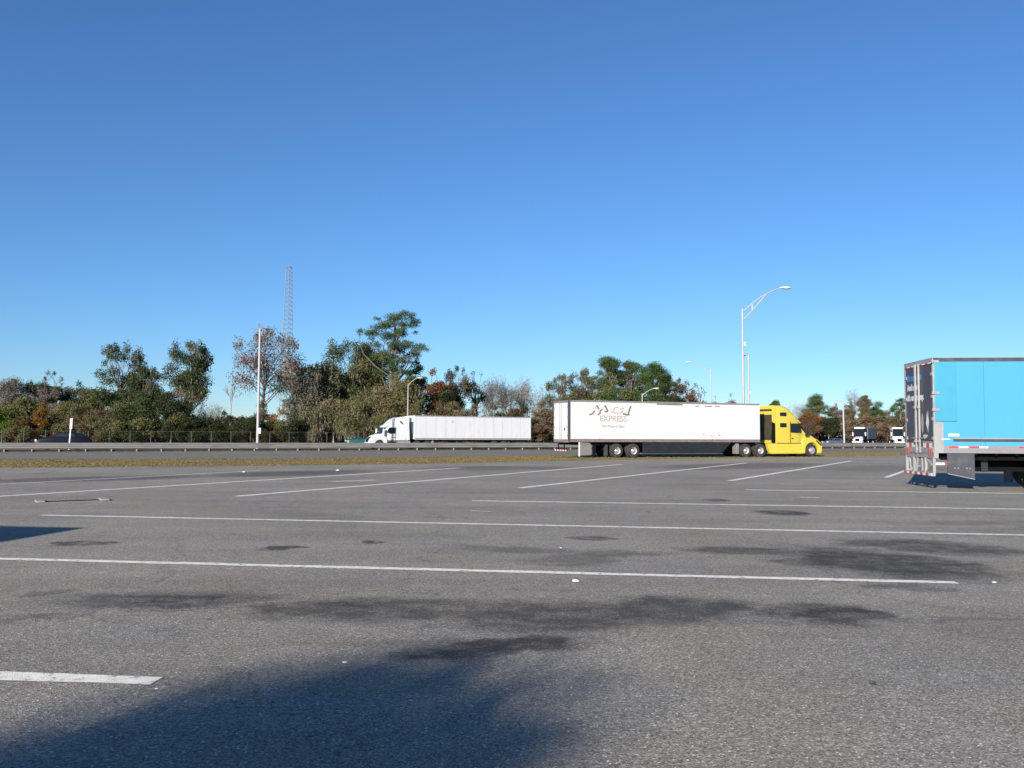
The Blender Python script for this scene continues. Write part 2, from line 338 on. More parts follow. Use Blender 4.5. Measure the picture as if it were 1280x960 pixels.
# litter
def litter(x, y, r, lab):
    p = G(x, y); mb = MB(); pts = []
    for i in range(7):
        t = i / 7 * 6.283; q = r * .6 * random.uniform(.6, 1.1); pts.append((q * math.cos(t), q * math.sin(t) * .7))
    vs = [(a, b, .003 + random.uniform(0, r * .15)) for a, b in pts] + [(0, 0, r * .25)] + [(a, b, .0) for a, b in pts]
    mb.add(vs, [(i, (i + 1) % 7, 7) for i in range(7)] + [(i, (i + 1) % 7, 8 + (i + 1) % 7, 8 + i) for i in range(7)])
    o = mb.build('paper_scrap', M['litter'], loc=p); tag(o, lab, 'litter', 'scraps of litter on the asphalt')
litter(430.5, 828, .03, 'crumpled white scrap on asphalt just above the large shadow')
litter(195.5, 861, .022, 'small white scrap below the end of the nearest short line')
litter(720, 726.5, .09, 'flat white scrap just below the longest front line')
litter(1243, 728, .045, 'white scrap at the tip of the big oil stain on the right')
litter(422, 588, .16, 'white scrap far off on the asphalt near the grass strip')
litter(305, 590, .13, 'small pale scrap at the far left of the lot near the grass')
litter(701, 685, .04, 'tiny white scrap between the two middle lines')

# ------------------------------------------------------------------ guardrail
gr = empty('guardrail', RL(0), RA, 'long grey corrugated steel guardrail on short posts beyond the ramp road', 'guardrail')
prof = [(0, .76), (-.05, .735), (-.08, .69), (-.08, .655), (-.0, .60), (-.0, .575), (-.08, .52), (-.08, .485), (0, .43), (0, .405), (-.08, .35), (-.08, .315), (-.05, .27), (0, .245)]
S0, S1 = -120, 140
step = 2.0; npost = int((S1 - S0) / step)
for k in range(int((S1 - S0) / 4)):
    u0 = S0 + 4 * k; u1 = u0 + 4.06; off = -.004 * (k % 2); mb = MB(); vs = []
    for u in (u0, u1):
        for (y, z) in prof: vs.append((u, y + off, z))
    n = len(prof); mb.add(vs, [(i, i + 1, n + i + 1, n + i) for i in range(n - 1)], True)
    o = mb.build('rail_panel', M['galv'], gr, recalc=False)
pm = MB().box(-.05, .05, .012, .16, -.45, .70).box(-.07, .07, .004, .012, .25, .7); pp = pm.build('post', M['woodpost'], gr); pp.location = (S0 + .5, 0, 0)
for i in range(1, npost):
    o = pp.copy(); COL.objects.link(o); o.parent = gr; o.location = (S0 + .5 + i * step, 0, 0)
bm_ = MB().box(-.045, .045, -.06, -.0, .0, .22)
b0 = bm_.build('post_foot', M['plate'], gr); b0.location = (S0 + .5, 0.0, 0)
for i in range(1, npost):
    o = b0.copy(); COL.objects.link(o); o.parent = gr; o.location = (S0 + .5 + i * step, 0.0, 0)

kb = MB(); q0, q1, q2, q3 = RL(-120, .12), RL(140, .12), RL(140, .45), RL(-120, .45)  # added low strip, coloured dark to draw the dark line below the rail
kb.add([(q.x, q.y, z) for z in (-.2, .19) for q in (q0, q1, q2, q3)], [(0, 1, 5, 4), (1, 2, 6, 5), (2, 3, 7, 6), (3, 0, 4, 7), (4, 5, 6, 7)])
tag(kb.build('edge_strip', mat('dark_strip', (.022, .02, .018), .9, var=.3), None), 'dark strip added along the foot of the guardrail to draw the dark line beneath it', kind='structure')
# ------------------------------------------------------------------ wheels
def wheel(parent, x, y, r=.51, wd=.27, out=-1, rimmat='chrome', flip=False, dual=True):
    """out: sign of local y on which the rim shows"""
    t = MB(); ri = r * .54
    pr = [(ri, -.5 * wd), (r * .80, -.5 * wd), (r * .96, -.44 * wd), (r, -.36 * wd), (r, -.13 * wd), (r - .015, -.12 * wd), (r - .015, -.09 * wd), (r, -.08 * wd), (r, .08 * wd), (r - .015, .09 * wd), (r - .015, .12 * wd), (r, .13 * wd), (r, .36 * wd), (r * .96, .44 * wd), (r * .8, .5 * wd), (ri, .5 * wd)]
    t.lathe(pr, x, r, 28, y)
    if dual: t.lathe(pr, x, r, 28, y - out * (wd + .07))
    w_ = t.build('wheel', M['black'], parent, flip)
    rm = MB(); o = out
    if dual:   # deep dish with hub
        rp = [(ri, o * .50 * wd), (ri - .02, o * .46 * wd), (ri - .05, o * .05 * wd), (ri - .09, -o * .2 * wd), (.17, -o * .2 * wd), (.14, -o * .05 * wd), (.12, o * .32 * wd), (.08, o * .44 * wd), (.001, o * .46 * wd)]
    else:
        rp = [(ri, o * .50 * wd), (ri - .02, o * .47 * wd), (ri - .04, o * .28 * wd), (.2, o * .40 * wd), (.15, o * .42 * wd), (.12, o * .60 * wd), (.05, o * .66 * wd), (.001, o * .66 * wd)]
    rm.lathe(rp, x, r, 28, y); rm.build('rim', M[rimmat], w_, flip)
    hl = MB()
    for i in range(8):
        a = i / 8 * 6.283 + .2; rr = (ri - .07) if not dual else ri - .075
        cy = y + (o * .36 * wd if not dual else -o * .17 * wd)
        hl.lathe([(.035, 0), (.001, 0)], x + rr * math.cos(a), r + rr * math.sin(a), 8, cy + o * .01)
    hl.build('hand_holes', M['chassis'], w_, flip)
    return w_

def text_part(parent, body, size, m, u, v, z, face='side', shear=0.0, flipu=False, scale=(1, 1), name='lettering', flip=False, bold=0.0):
    cu = bpy.data.curves.new('t', 'FONT'); cu.body = body; cu.size = size; cu.shear = shear; cu.offset = bold
    ob = bpy.data.objects.new('t', cu); COL.objects.link(ob)
    bpy.context.view_layer.update()
    me = bpy.data.meshes.new_from_object(ob.evaluated_get(bpy.context.evaluated_depsgraph_get()))
    bpy.data.objects.remove(ob)
    for vx in me.vertices:
        x, y = vx.co.x * scale[0], vx.co.y * scale[1]
        if face == 'side': vx.co = (u + x, v, z + y)
        else: vx.co = (u, v - x, z + y)
    me.materials.clear(); me.materials.append(M[m])
    o = bpy.data.objects.new(name, me); COL.objects.link(o); o.parent = parent
    return o

# ------------------------------------------------------------------ semi trailer  (local x forward from the rear, y 0 near side .. 2.6 far side)
def trailer(root, L=16.15, top=4.1, bot=1.2, side='white', flip=False, nose=False, panel_w=1.22, railmat='dullalu', doors='white', y_sign=1, wheels_at=(3.85, 5.2), skirt=(5.8, 13.0, 'dkskirt'), lip='dullalu', rims='chrome', toprail='galv', gear=12.7, seams='dullalu'):
    W = 2.6
    body = MB().box(.03, L - .03, .035, W - .02, bot + .02, top - .02).build('trailer_body', M[seams], root, flip)
    n = int((L - .3) / panel_w); u = .17; gp = .004 if side == 'blue' else .008
    pw = (L - .34) / n
    for k in range(n):
        MB().box(u + gp, u + pw - gp, .004, .034, bot + .16, top - .12).build('side_panel', M[side], body, flip)
        u += pw
    MB().box(.0, L, W - .019, W, bot + .16, top - .12).build('far_side', M[side], body, flip)
    MB().box(.0, L, -.004, .04, top - .12, top).build('top_rail', M[toprail], body, flip)
    MB().box(.0, L, W - .03, W + .004, top - .12, top).build('top_rail', M[toprail], body, flip)
    MB().box(.0, L, .0, W, top - .019, top + .004).build('roof', M['white2'], body, flip)
    MB().box(.0, L, -.006, .05, bot - .06, bot + .16).build('bottom_rail', M[railmat], body, flip)
    MB().box(.0, L, W - .04, W + .004, bot - .06, bot + .16).build('bottom_rail', M[railmat], body, flip)
    MB().box(L - .03, L + .01, .0, W, bot, top - .01).build('front_wall', M[side], body, flip, bevel=.01)
    MB().box(L - .17, L + .004, -.004, .036, bot + .16, top - .12).build('corner_post', M[side], body, flip)
    # rear frame and doors
    fr = MB().box(-.02, .17, -.004, .09, bot - .06, top).box(-.02, .17, W - .09, W + .004, bot - .06, top).box(-.02, .12, .09, W - .09, top - .16, top).box(-.03, .12, .09, W - .09, bot - .1, bot + .12)
    fr.build('rear_frame', M[lip], body, flip, bevel=.006)
    for y0, y1 in ((.1, W / 2 - .008), (W / 2 + .008, W - .1)):
        MB().box(-.012, .03, y0, y1, bot + .125, top - .17).build('rear_door', M[doors], body, flip)
    # lock rods
    for y in (W / 2 - .13, W / 2 + .13):
        MB().tube((-.045, y, bot + .0), (-.045, y, top - .1), .017).build('lock_rod', M['alu'], body, flip)
    for y in (.12, W - .12):
        for z in (1.6, 2.2, 2.9, 3.6):
            MB().box(-.04, .02, y - .1, y + .05, z - .05, z + .05).build('hinge', M['alu'], body, flip)
    # underframe
    ch = MB().box(.3, L - .2, .3, .42, bot - .28, bot - .05).box(.3, L - .2, W - .42, W - .3, bot - .28, bot - .05).box(wheels_at[0] - .8, wheels_at[1] + .8, .75, .9, .52, bot - .2).box(wheels_at[0] - .8, wheels_at[1] + .8, W - .9, W - .75, .52, bot - .2)
    x = .6
    while x < L - .4: ch.box(x, x + .06, .05, W - .05, bot - .12, bot - .02); x += .6
    for wx in wheels_at: ch.tube((wx, .3, .51), (wx, W - .3, .51), .07)
    ch.build('underframe', M['chassis'], root, flip)
    for wx in wheels_at:
        wheel(root, wx, .16, out=-1, rimmat=rims, flip=flip); wheel(root, wx, W - .16, out=1, rimmat=rims, flip=flip)
    # landing gear
    for y in (.55, W - .55):
        MB().box(gear - .07, gear + .07, y - .07, y + .07, .35, bot - .05).box(gear - .14, gear + .14, y - .14, y + .14, .3, .345).prism([(gear - .9, bot - .07), (gear - .8, bot - .07), (gear, .75), (gear - .05, .68)], y - .03, y + .03).build('landing_leg', M['galv'], root, flip)
    if skirt:
        for y in (.06, W - .09):
            MB().prism([(skirt[0], .30), (skirt[1] - .9, .30), (skirt[1], bot - .08), (skirt[0], bot - .08)], y, y + .03).build('side_skirt', M[skirt[2]], root, flip)
    # mud flaps behind the wheels
    for y in (.05, W - .65): MB().box(wheels_at[0] - .76, wheels_at[0] - .74, y, y + .6, .15, .95).build('mud_flap', M['skirt'], root, flip)
    return body

def tape(body, L, zc, m2='retro', y=-.010, start=.15, pitch=1.22, flip=False, hgt=.05, seg=.30, red='red'):
    u = start
    while u < L - .7:
        MB().box(u, u + seg, y, y + .004, zc, zc + hgt).build('red_reflective_tape', M[red], body, flip, recalc=False)
        MB().box(u + seg, u + 2 * seg, y, y + .004, zc, zc + hgt).build('white_reflective_tape', M[m2], body, flip, recalc=False); u += pitch

# ------------------------------------------------------------------ conventional tractor (local x forward; 0 at the rear of the frame, y 0 near .. 2.55 far)
def ring(x, hw, z0, z1, r=.25, taper=.0, c=1.275, n=5, rb=.06):
    """cross section at x: half width hw, from z0 to z1, top corner radius r, sides leaning in by taper"""
    pts = []
    top = hw - taper
    r = min(r, (z1 - z0) * .45, top * .8)
    def arc(cx, cz, rr, a0, a1):
        for i in range(n + 1):
            t = a0 + (a1 - a0) * i / n; pts.append((x, c + cx + rr * math.cos(t), cz + rr * math.sin(t)))
    arc(hw - rb, z0 + rb, rb, -math.pi / 2, 0)
    arc(top - r, z1 - r, r, 0, math.pi / 2)
    arc(-top + r, z1 - r, r, math.pi / 2, math.pi)
    arc(-hw + rb, z0 + rb, rb, math.pi, 1.5 * math.pi)
    return pts
def side_panel_on(mbpts, y0, y1): return MB().prism(mbpts, y0, y1)

def tractor(root, ox, paint='yellow', flip=False, style='a', dual_y=(.16, 2.39), rims='chrome', grey_fairing='chassis'):
    """ox = local x of the rear drive axle; steer axle 6.1 m ahead."""
    d1, d2, st = ox, ox + 1.32, ox + 6.15
    X = lambda v: ox + v
    # chassis
    ch = MB().box(X(-.9), X(6.6), .85, .95, .6, .85).box(X(-.9), X(6.6), 1.6, 1.7, .6, .85)
    for wx in (d1, d2, st): ch.tube((wx, .3, .51), (wx, 2.25, .51), .08)
    ch.box(X(0.2), X(1.1), .8, 1.75, .85, 1.12).box(X(3.0), X(6.9), .7, 1.85, .35, 1.0)
    ch.build('chassis', M['chassis'], root, flip)
    for wx in (d1, d2):
        wheel(root, wx, dual_y[0], out=-1, flip=flip, rimmat=rims); wheel(root, wx, dual_y[1], out=1, flip=flip, rimmat=rims)
    wheel(root, st, .17, out=-1, wd=.3, flip=flip, dual=False, rimmat=rims); wheel(root, st, 2.38, out=1, wd=.3, flip=flip, dual=False, rimmat=rims)
    # mud flap and quarter fender
    for y in (.02, 1.93): MB().prism([(X(-.85), .25), (X(-.62), .25), (X(-.60), .95), (X(-.70), 1.05), (X(-.85), 1.0)], y, y + .6).build('fender', M['galv'], root, flip, bevel=.03)
    # sleeper and cab shell
    sb, cf = X(2.72), X(5.35)      # sleeper back, cab front at the windscreen foot
    rg = []
    if style == 'a':
        st_ = [(sb, 1.255, 1.04, 4.02, .22, .05), (sb + .6, 1.265, 1.04, 4.03, .25, .06), (sb + 1.1, 1.265, 1.04, 3.93, .30, .08), (sb + 1.6, 1.255, 1.04, 3.68, .34, .11), (sb + 1.95, 1.24, 1.04, 3.40, .36, .13), (sb + 2.25, 1.215, 1.04, 3.05, .36, .15), (sb + 2.42, 1.19, 1.04, 2.76, .32, .16)]
    else:
        st_ = [(sb, 1.245, 1.04, 3.86, .28, .08), (sb + .55, 1.255, 1.04, 3.90, .30, .09), (sb + 1.1, 1.255, 1.04, 3.82, .34, .11), (sb + 1.6, 1.24, 1.04, 3.62, .38, .14), (sb + 2.0, 1.22, 1.04, 3.33, .42, .17), (sb + 2.3, 1.19, 1.04, 3.02, .42, .19), (sb + 2.5, 1.16, 1.04, 2.80, .34, .20)]
    for s_ in st_: rg.append(ring(s_[0], s_[1], s_[2], s_[3], s_[4], s_[5]))
    e = st_[-1][0]
    # windscreen slope down to the cowl
    rg += [ring(e + .06, 1.17, 1.04, 2.62, .28, .17), ring(e + .42, 1.13, 1.04, 2.12, .2, .10), ring(e + .72, 1.09, 1.04, 1.80, .15, .05)]
    cab = MB().loft(rg).build('cab', M[paint], root, flip, sharp=40)
    # windscreen as two panes following the slope
    for s0, s1 in ((-1.02, -.02), (.02, 1.02)):
        c = 1.275; x0, z0, x1, z1 = e + .09, 2.60, e + .69, 1.84; nx, nz = .78, .62; k = .02
        vs = [(x0 + nx * k, c + s0 * .96, z0 + nz * k), (x0 + nx * k, c + s1 * .96, z0 + nz * k), (x1 + nx * k, c + s1, z1 + nz * k), (x1 + nx * k, c + s0, z1 + nz * k)]
        vs2 = [(p[0] - nx * .03, p[1], p[2] - nz * .03) for p in vs]
        MB().add(vs + vs2, [(0, 1, 2, 3), (7, 6, 5, 4), (0, 4, 5, 1), (1, 5, 6, 2), (2, 6, 7, 3), (3, 7, 4, 0)]).build('windscreen', M['glass'], cab, flip)
    # visor
    MB().prism([(e - .18, 2.86), (e + .14, 2.62), (e + .16, 2.70), (e - .12, 2.93)], .25, 2.30).build('visor', M[paint], cab, flip, bevel=.01)
    # hood
    hd = [ring(e + .66, 1.02, 1.04, 1.86, .22, .06), ring(e + 1.0, 1.03, .95, 1.80, .26, .08), ring(e + 1.4, 1.05, .8, 1.68, .30, .10), ring(e + 1.75, 1.06, .62, 1.48, .32, .12), ring(e + 2.0, 1.03, .5, 1.22, .30, .12), ring(e + 2.14, .96, .45, .92, .2, .10)]
    hood = MB().loft(hd).build('hood', M[paint], root, flip, sharp=50)
    fx = e + 2.15
    MB().prism([(fx - .36, 1.46), (fx - .06, 1.16), (fx + .04, .86), (fx + .02, .84), (fx - .3, 1.1)], .80, 1.75).build('grille', M['chassis'], hood, flip)
    # wheel-arch fenders
    for y0, y1 in ((.0, .40), (2.15, 2.55)):
        r = .62; pts = []
        for i in range(13): t = math.pi * (1 - i / 12); pts.append((st + r * math.cos(t), .51 + r * math.sin(t)))
        out = [(st + .62, .28), (st + .90, .26), (st + 1.0, .5), (st + .98, .85), (st + .85, 1.14), (st + .55, 1.36), (st + .15, 1.50), (st - .35, 1.52), (st - .75, 1.45), (st - .95, 1.2), (st - .95, .28), (st - .62, .28)]
        MB().prism(out + pts, y0, y1).build('front_fender', M[paint], hood, flip, bevel=.04)
        ym = .0 if y0 == 0 else 2.55
        s = -1 if y0 == 0 else 1
        MB().prism([(st + .42, 1.36), (st + .86, 1.02), (st + .90, .86), (st + .80, .92), (st + .42, 1.22)], ym + s * .003 - .006, ym + s * .003 + .006).build('headlight', M['glass'] if style == 'a' else M['lens'], hood, flip)
    # bumper
    MB().loft([ring(st + .55, 1.24, .26, .62, .1, .02), ring(st + .85, 1.22, .26, .62, .12, .02), ring(st + 1.05, 1.02, .28, .60, .12, .02)]).build('bumper', M[paint], root, flip)
    # steps / tank fairings below the cab
    for y0, y1, s in ((.0, .34, -1), (2.21, 2.55, 1)):
        if style == 'a':
            MB().prism([(X(1.96), 1.02), (X(2.6), 1.035), (st - .955, 1.035), (st - .955, .25), (X(2.25), .25), (X(2.1), .55)], y0, y1).build('side_fairing', M[paint], root, flip, bevel=.02)
        else:
            MB().tube((X(2.3), (y0 + y1) / 2 + s * -.05, .70), (X(3.9), (y0 + y1) / 2 + s * -.05, .70), .31, n=16).build('fuel_tank', M['alu'], root, flip)
            stp = MB()
            for z in (.35, .62, .92): stp.box(X(3.95), st - .96, y0 + .02, y1 - .02, z, z + .06)
            stp.box(X(3.95), X(3.99), y0 + .04, y1 - .04, .35, 1.0).build('cab_steps', M['galv'], root, flip)
            MB().box(X(2.2), X(4.4), y0 + .02, y1, 1.0, 1.035).build('trim_strip', M['skirt'], root, flip)
    # windows, door lines on both sides
    for y, s in ((.0, -1), (2.55, 1)):
        yb = y + .02 * (-s); o0, o1 = (yb + s * .008, yb + s * .035)
        lo, hi = min(o0, o1), max(o0, o1)
        dx = e - .98
        MB().prism([(dx, 1.92), (dx, 2.62), (dx + .68, 2.62), (dx + .90, 2.42), (dx + .98, 1.98), (dx + .60, 1.90)], lo + s * -.0, hi).build('door_window', M['glass'], cab, flip, bevel=.006)
        fr = MB()
        fr.prism([(dx - .06, 1.06), (dx - .04, 1.06), (dx - .04, 2.78), (dx - .06, 2.78)], lo, lo + .012 if s > 0 else hi).build('door_seam', M['chassis'], cab, flip)
        MB().box(dx + .04, dx + .22, hi - .01 if s > 0 else lo - .012, hi + .012 if s > 0 else lo + .01, 1.42, 1.48).build('door_handle', M['chassis'], cab, flip)
        if style == 'a':
            MB().box(sb + .42, sb + 1.02, lo, hi, 3.20, 3.47).build('sleeper_window', M['glass'], cab, flip, bevel=.01)
            MB().box(sb + .42, sb + 1.02, lo, hi, 2.32, 2.64).build('sleeper_window', M['glass'], cab, flip, bevel=.01)
            MB().box(sb + .10, st - 1.0, lo, hi - .01, 1.05, 1.085).build('seam_strip', M['dkskirt'], cab, flip)
        else:
            MB().prism([(sb + .5, 3.05), (sb + .62, 3.05), (sb + .95, 3.28), (sb + .95, 3.38), (sb + .78, 3.38)], lo, hi + .0).build('sleeper_window', M['glass'], cab, flip)
        # mirror
        MB().prism([(e + .40, 1.62), (e + .40, 2.45), (e + .56, 2.48), (e + .60, 2.0), (e + .55, 1.66)], y + s * .06 - .10, y + s * .06 + .10).build('mirror', M['dkskirt'] if style == 'a' else M['white'], cab, flip, bevel=.03)
        MB().tube((e + .45, y - s * .15, 2.25), (e + .5, y + s * .05, 2.25), .02).tube((e + .45, y - s * .15, 1.75), (e + .5, y + s * .05, 1.75), .02).build('mirror_arm', M['chassis'], cab, flip)
        # cab extenders
        e0, e1 = (y + .03, y + .06) if s < 0 else (y - .06, y - .03)
        MB().prism([(sb - .30, 2.72), (sb - .0, 2.60), (sb + .01, 3.98), (sb - .3, 3.94)], e0, e1).build('cab_extender', M[paint], cab, flip)
        MB().prism([(sb - .38, 1.1), (sb - .0, 1.1), (sb - .0, 2.6), (sb - .30, 2.72)], e0 + .002, e1 - .002).build('lower_extender', M[grey_fairing], cab, flip)
    MB().box(sb - .3, sb, .1, 2.45, 3.72, 3.95).build('roof_fairing_lip', M[paint], cab, flip, bevel=.01)
    MB().box(sb - .012, sb + .0, .35, 2.2, 1.3, 3.3).build('back_panel', M['grime'] if style == 'a' else M['skirt'], cab, flip)
    return cab

# ---- yellow truck with white trailer
TH = R(20.5)
yt = empty('semi_truck', (4.0, 62.3, 0.0), TH, 'bright yellow tractor pulling a long white box trailer with faded lettering along the grass strip', 'truck')
b = trailer(yt, side='white', doors='white', skirt=(5.95, 13.6, 'dkskirt'), gear=12.9)
tape(b, 16.15, 1.245, m2='dullalu', red='dullred', seg=.34)
# faded lettering on the side
text_part(b, 'EXPRESS', .60, 'letter_soft', 2.45, -.004, 2.62, bold=.012, scale=(.98, 1)).name = 'lettering'
text_part(b, 'We Move It Daily!', .31, 'letter', 2.62, -.004, 2.17, scale=(.82, 1))
def strokes(pts, wd, m, name='lettering_stroke', par=None, y=-.004):
    for (x0, z0, x1, z1) in pts:
        mb = MB(); d = Vector((x1 - x0, 0, z1 - z0)); n = Vector((-d.z, 0, d.x)).normalized() * wd / 2
        mb.add([(x0 + n.x, y, z0 + n.z), (x1 + n.x, y, z1 + n.z), (x1 - n.x, y, z1 - n.z), (x0 - n.x, y, z0 - n.z)], [(0, 1, 2, 3)])
        o = mb.build(name, M[m], par, recalc=False)
    return o
# letter fragments: pixel (in a 12.8x zoom from 725,495) -> side of the trailer
def S(zx, zy):
    x, y = 725 + zx / 12.8, 495 + zy / 12.8; t = (x - 640) / F; u = (62.3 * t - 4.0) / (math.cos(TH) - math.sin(TH) * t)
    D = 62.3 + math.sin(TH) * u; return u, H + (hy(x) - y) * D / F
def SS(L): return [(*S(a, b), *S(c, d)) for a, b, c, d in L]
strokes(SS([(268, 150, 308, 215), (398, 150, 450, 245), (822, 165, 800, 185), (800, 185, 775, 285), (775, 285, 795, 310), (690, 285, 770, 305)]), .13, 'letter', par=b)
strokes(SS([(145, 298, 205, 288), (205, 285, 232, 235), (285, 305, 330, 270), (330, 270, 318, 245), (318, 245, 362, 210), (395, 258, 450, 245)]), .11, 'letter', par=b)
strokes(SS([(545, 250, 540, 215), (540, 215, 570, 185), (570, 185, 620, 178), (640, 210, 690, 205), (680, 180, 700, 215), (500, 255, 560, 272), (560, 272, 640, 275), (640, 275, 690, 250), (690, 250, 680, 235)]), .08, 'letter_soft', par=b)
strokes(SS([(200, 150, 250, 200), (240, 210, 300, 235), (700, 190, 760, 290), (350, 160, 400, 250), (500, 190, 520, 240)]), .3, 'peach', par=b, y=-.002)
strokes([(11.05, 1.62, 11.2, 1.85), (11.2, 1.62, 11.32, 1.5), (11.6, 1.5, 11.75, 1.62), (12.0, 1.55, 12.05, 1.75), (12.3, 1.45, 12.5, 1.72), (12.35, 1.9, 12.6, 1.5), (11.75, 1.7, 11.9, 1.5)], .07, 'scuff', name='scuff_mark', par=b)
strokes([(11.2, 3.84, 11.9, 3.84), (10.4, 3.83, 10.7, 3.85), (12.1, 3.86, 12.6, 3.85)], .07, 'letter', par=b)
strokes([(7.1, 3.93, 9.3, 3.93)], .13, 'galv', name='roof_seal', par=b, y=-.007)
MB().box(-.03, -.01, .52, .68, 1.95, 2.15).build('door_placard', M['skirt'], b)
# dark corner post at the rear near edge, rear bumper
MB().box(-.03, .14, -.010, -.0, 1.2, 4.1).build('corner_trim', M['skirt'], b)
bp = MB().box(-.02, .06, .25, 2.35, .48, .58).box(.0, .06, .75, .83, .5, 1.15).box(.0, .06, 1.77, 1.85, .5, 1.15).build('underride_guard', M['chassis'], yt)
tp = MB(); tq = MB()
for i in range(9):
    y = .26 + i * .232; (tp if i % 2 else tq).box(-.026, -.02, y, y + .23, .485, .575)
tp.build('red_reflective_tape', M['red'], bp); tq.build('white_reflective_tape', M['retro'], bp)
# grey rear skirt panel with white edge
MB().prism([(.9, .18), (1.75, .2), (1.85, .35), (1.8, .95), (1.65, 1.08), (.9, 1.12)], .04, .07).build('rear_skirt', M['galv'], yt)
MB().box(.82, .92, .03, .08, .12, 1.14).build('skirt_edge', M['retro'], yt)
tractor(yt, 14.9, 'yellow', style='a')

# ---- white truck on the highway, heading left
WA = math.pi + RA
wt = empty('semi_truck', (XD(663.6, 115.2), 115.2, -.2), WA, 'white tractor pulling a white panelled trailer, heading left beyond the guardrail', 'truck')
# near side must face the camera, so local y is flipped
b2 = trailer(wt, side='white2', flip=True, skirt=None, railmat='alu', lip='white', doors='white2', toprail='alu', seams='alu', gear=12.7)
MB().box(16.16, 16.7, .35, 2.25, 3.3, 4.05).build('refrigeration_unit', M['white'], b2, True, bevel=.05)
MB().box(16.16, 16.6, .4, 2.2, 1.9, 3.28).build('unit_lower', M['bluegrey'], b2, True, bevel=.03)
strokes([(11.0, 3.4, 11.25, 3.4)], .3, 'scuff', 'dent_mark', b2, y=.001).scale = (1, -1, 1)
tractor(wt, 14.45, 'white', flip=True, style='b', grey_fairing='white')

# ---- sky blue trailer on the right
TB = R(-6.0)
bt = empty('semi_trailer', (13.1, 27.3, 0.0), TB, 'sky blue box trailer with charcoal rear doors and slogan, cut off at the right edge', 'trailer')
b3 = trailer(bt, side='blue', doors='charcoal', railmat='railgrey', lip='alu', toprail='skirt', skirt=None, wheels_at=(3.85, 5.1), seams='blue', gear=12.9)
tape(b3, 16.15, 1.30, start=.42, pitch=2.05, hgt=.055, seg=.28)
u_ = .30 + .28 * 2
MB().box(1.02, 1.30, -.010, -.006, 1.30, 1.355).build('red_reflective_tape', M['red'], b3); MB().box(1.30, 1.56, -.010, -.006, 1.30, 1.355).build('white_reflective_tape', M['retro'], b3)
MB().box(.02, .66, -.03, -.004, 2.12, 3.97).build('folded_side_flap', M['teal'], b3, bevel=.01)
MB().box(.55, 16.0, -.012, .003, 1.50, 1.60).build('rub_rail', M['skirt'], b3)
MB().box(.55, 16.0, -.016, .003, 1.58, 1.61).build('rub_rail_edge', M['alu'], b3)
MB().box(.40, .72, -.012, .003, 1.66, 1.74).build('white_sticker', M['retro'], b3)
MB().box(.20, .45, -.012, .003, 1.555, 1.585).build('white_sticker', M['retro'], b3)
for z in (3.98, 3.0, 2.48): MB().box(-.06, .16, -.05, .03, z - .045, z + .045).build('side_hinge', M['alu'], b3, bevel=.01)
MB().box(-.03, .26, -.008, .003, 1.14, 2.10).build('rear_corner_plate', M['alu'], b3)
# thick double centre bars on the doors
for y in (1.18, 1.50): MB().box(-.075, -.02, y - .045, y + .045, 1.12, 4.0).build('door_bar', M['alu'], b3, bevel=.01)
for y in (1.18, 1.50):
    for z in (2.6, 1.5): MB().box(-.11, -.03, y - .07, y + .07, z - .04, z + .04).build('bar_guide', M['alu'], b3)
MB().box(-.06, -.035, .7, 1.9, 1.58, 1.62).build('latch_handle', M['alu'], b3)
# rear text, written left to right as seen from behind (local y decreases)
def rear_text(s, size, m, y, z, sc_=.82): return text_part(b3, s, size, m, -.018, y, z, face='rear', scale=(sc_, 1.15), bold=.018)
rear_text("It's on order.", .23, 'ltxt_blue', 2.33, 3.50, 1.15); rear_text('And now,', .23, 'ltxt_white', 2.33, 3.18, 1.12); rear_text("it's on its way.", .23, 'ltxt_white', 2.33, 2.84, 1.15)
# grey hands / leaf emblem and small caption on the lower right door
em = MB(); 
for (cx, cz, w_, h_) in ((.95, 2.08, .14, .32), (.48, 2.12, .13, .36)):
    pts = [(-.019, cx + w_ * math.sin(t) * (1 if math.sin(t) > 0 else .6), cz + h_ * math.cos(t)) for t in [i / 12 * 6.283 for i in range(12)]]
    em.add(pts, [tuple(range(12))])
em.build('emblem', M['plate'], b3, recalc=False)
em2 = MB(); em2.add([(-.021, .56, 2.42), (-.021, .38, 2.12), (-.021, .52, 1.86), (-.021, .66, 2.05)], [(0, 1, 2, 3)]); em2.build('emblem', M['ltxt_white'], b3, recalc=False)
text_part(b3, 'prime', .17, 'ltxt_white', -.018, .92, 1.62, face='rear', scale=(1, 1), bold=.008)
MB().box(-.02, -.01, .18, .98, 1.42, 1.50).build('door_strip', M['alu'], b3)
MB().box(-.02, -.01, 1.65, 2.4, 1.90, 2.0).build('door_strip', M['skirt'], b3)
# red and white tape across door foot, top
t1 = MB(); t2 = MB()
for i in range(9):
    y = .14 + i * .262
    if 1.05 < y + .13 < 1.62: continue
    (t1 if i % 2 else t2).box(-.036, -.030, y, y + .25, 1.30, 1.44)
for i in range(4):
    for y in (.12 + i * .27, 1.66 + i * .2):
        (t1 if i % 2 else t2).box(-.036, -.030, y, y + (.24 if y < 1.3 else .18), 3.93, 3.97)
t1.build('red_reflective_tape', M['red'], b3); t2.build('white_reflective_tape', M['retro'], b3)
# lamps in the sill
for y in (.25, .42, 2.2, 2.37): MB().box(-.05, -.032, y - .05, y + .05, 1.06, 1.26).build('tail_lamp', M['red'], b3, bevel=.008)
for y in (.335, 2.285): MB().box(-.048, -.032, y - .03, y + .03, 1.04, 1.28).build('lamp_guard', M['alu'], b3)
MB().box(-.03, .1, .0, 2.6, .98, 1.14).build('rear_sill', M['alu'], b3)
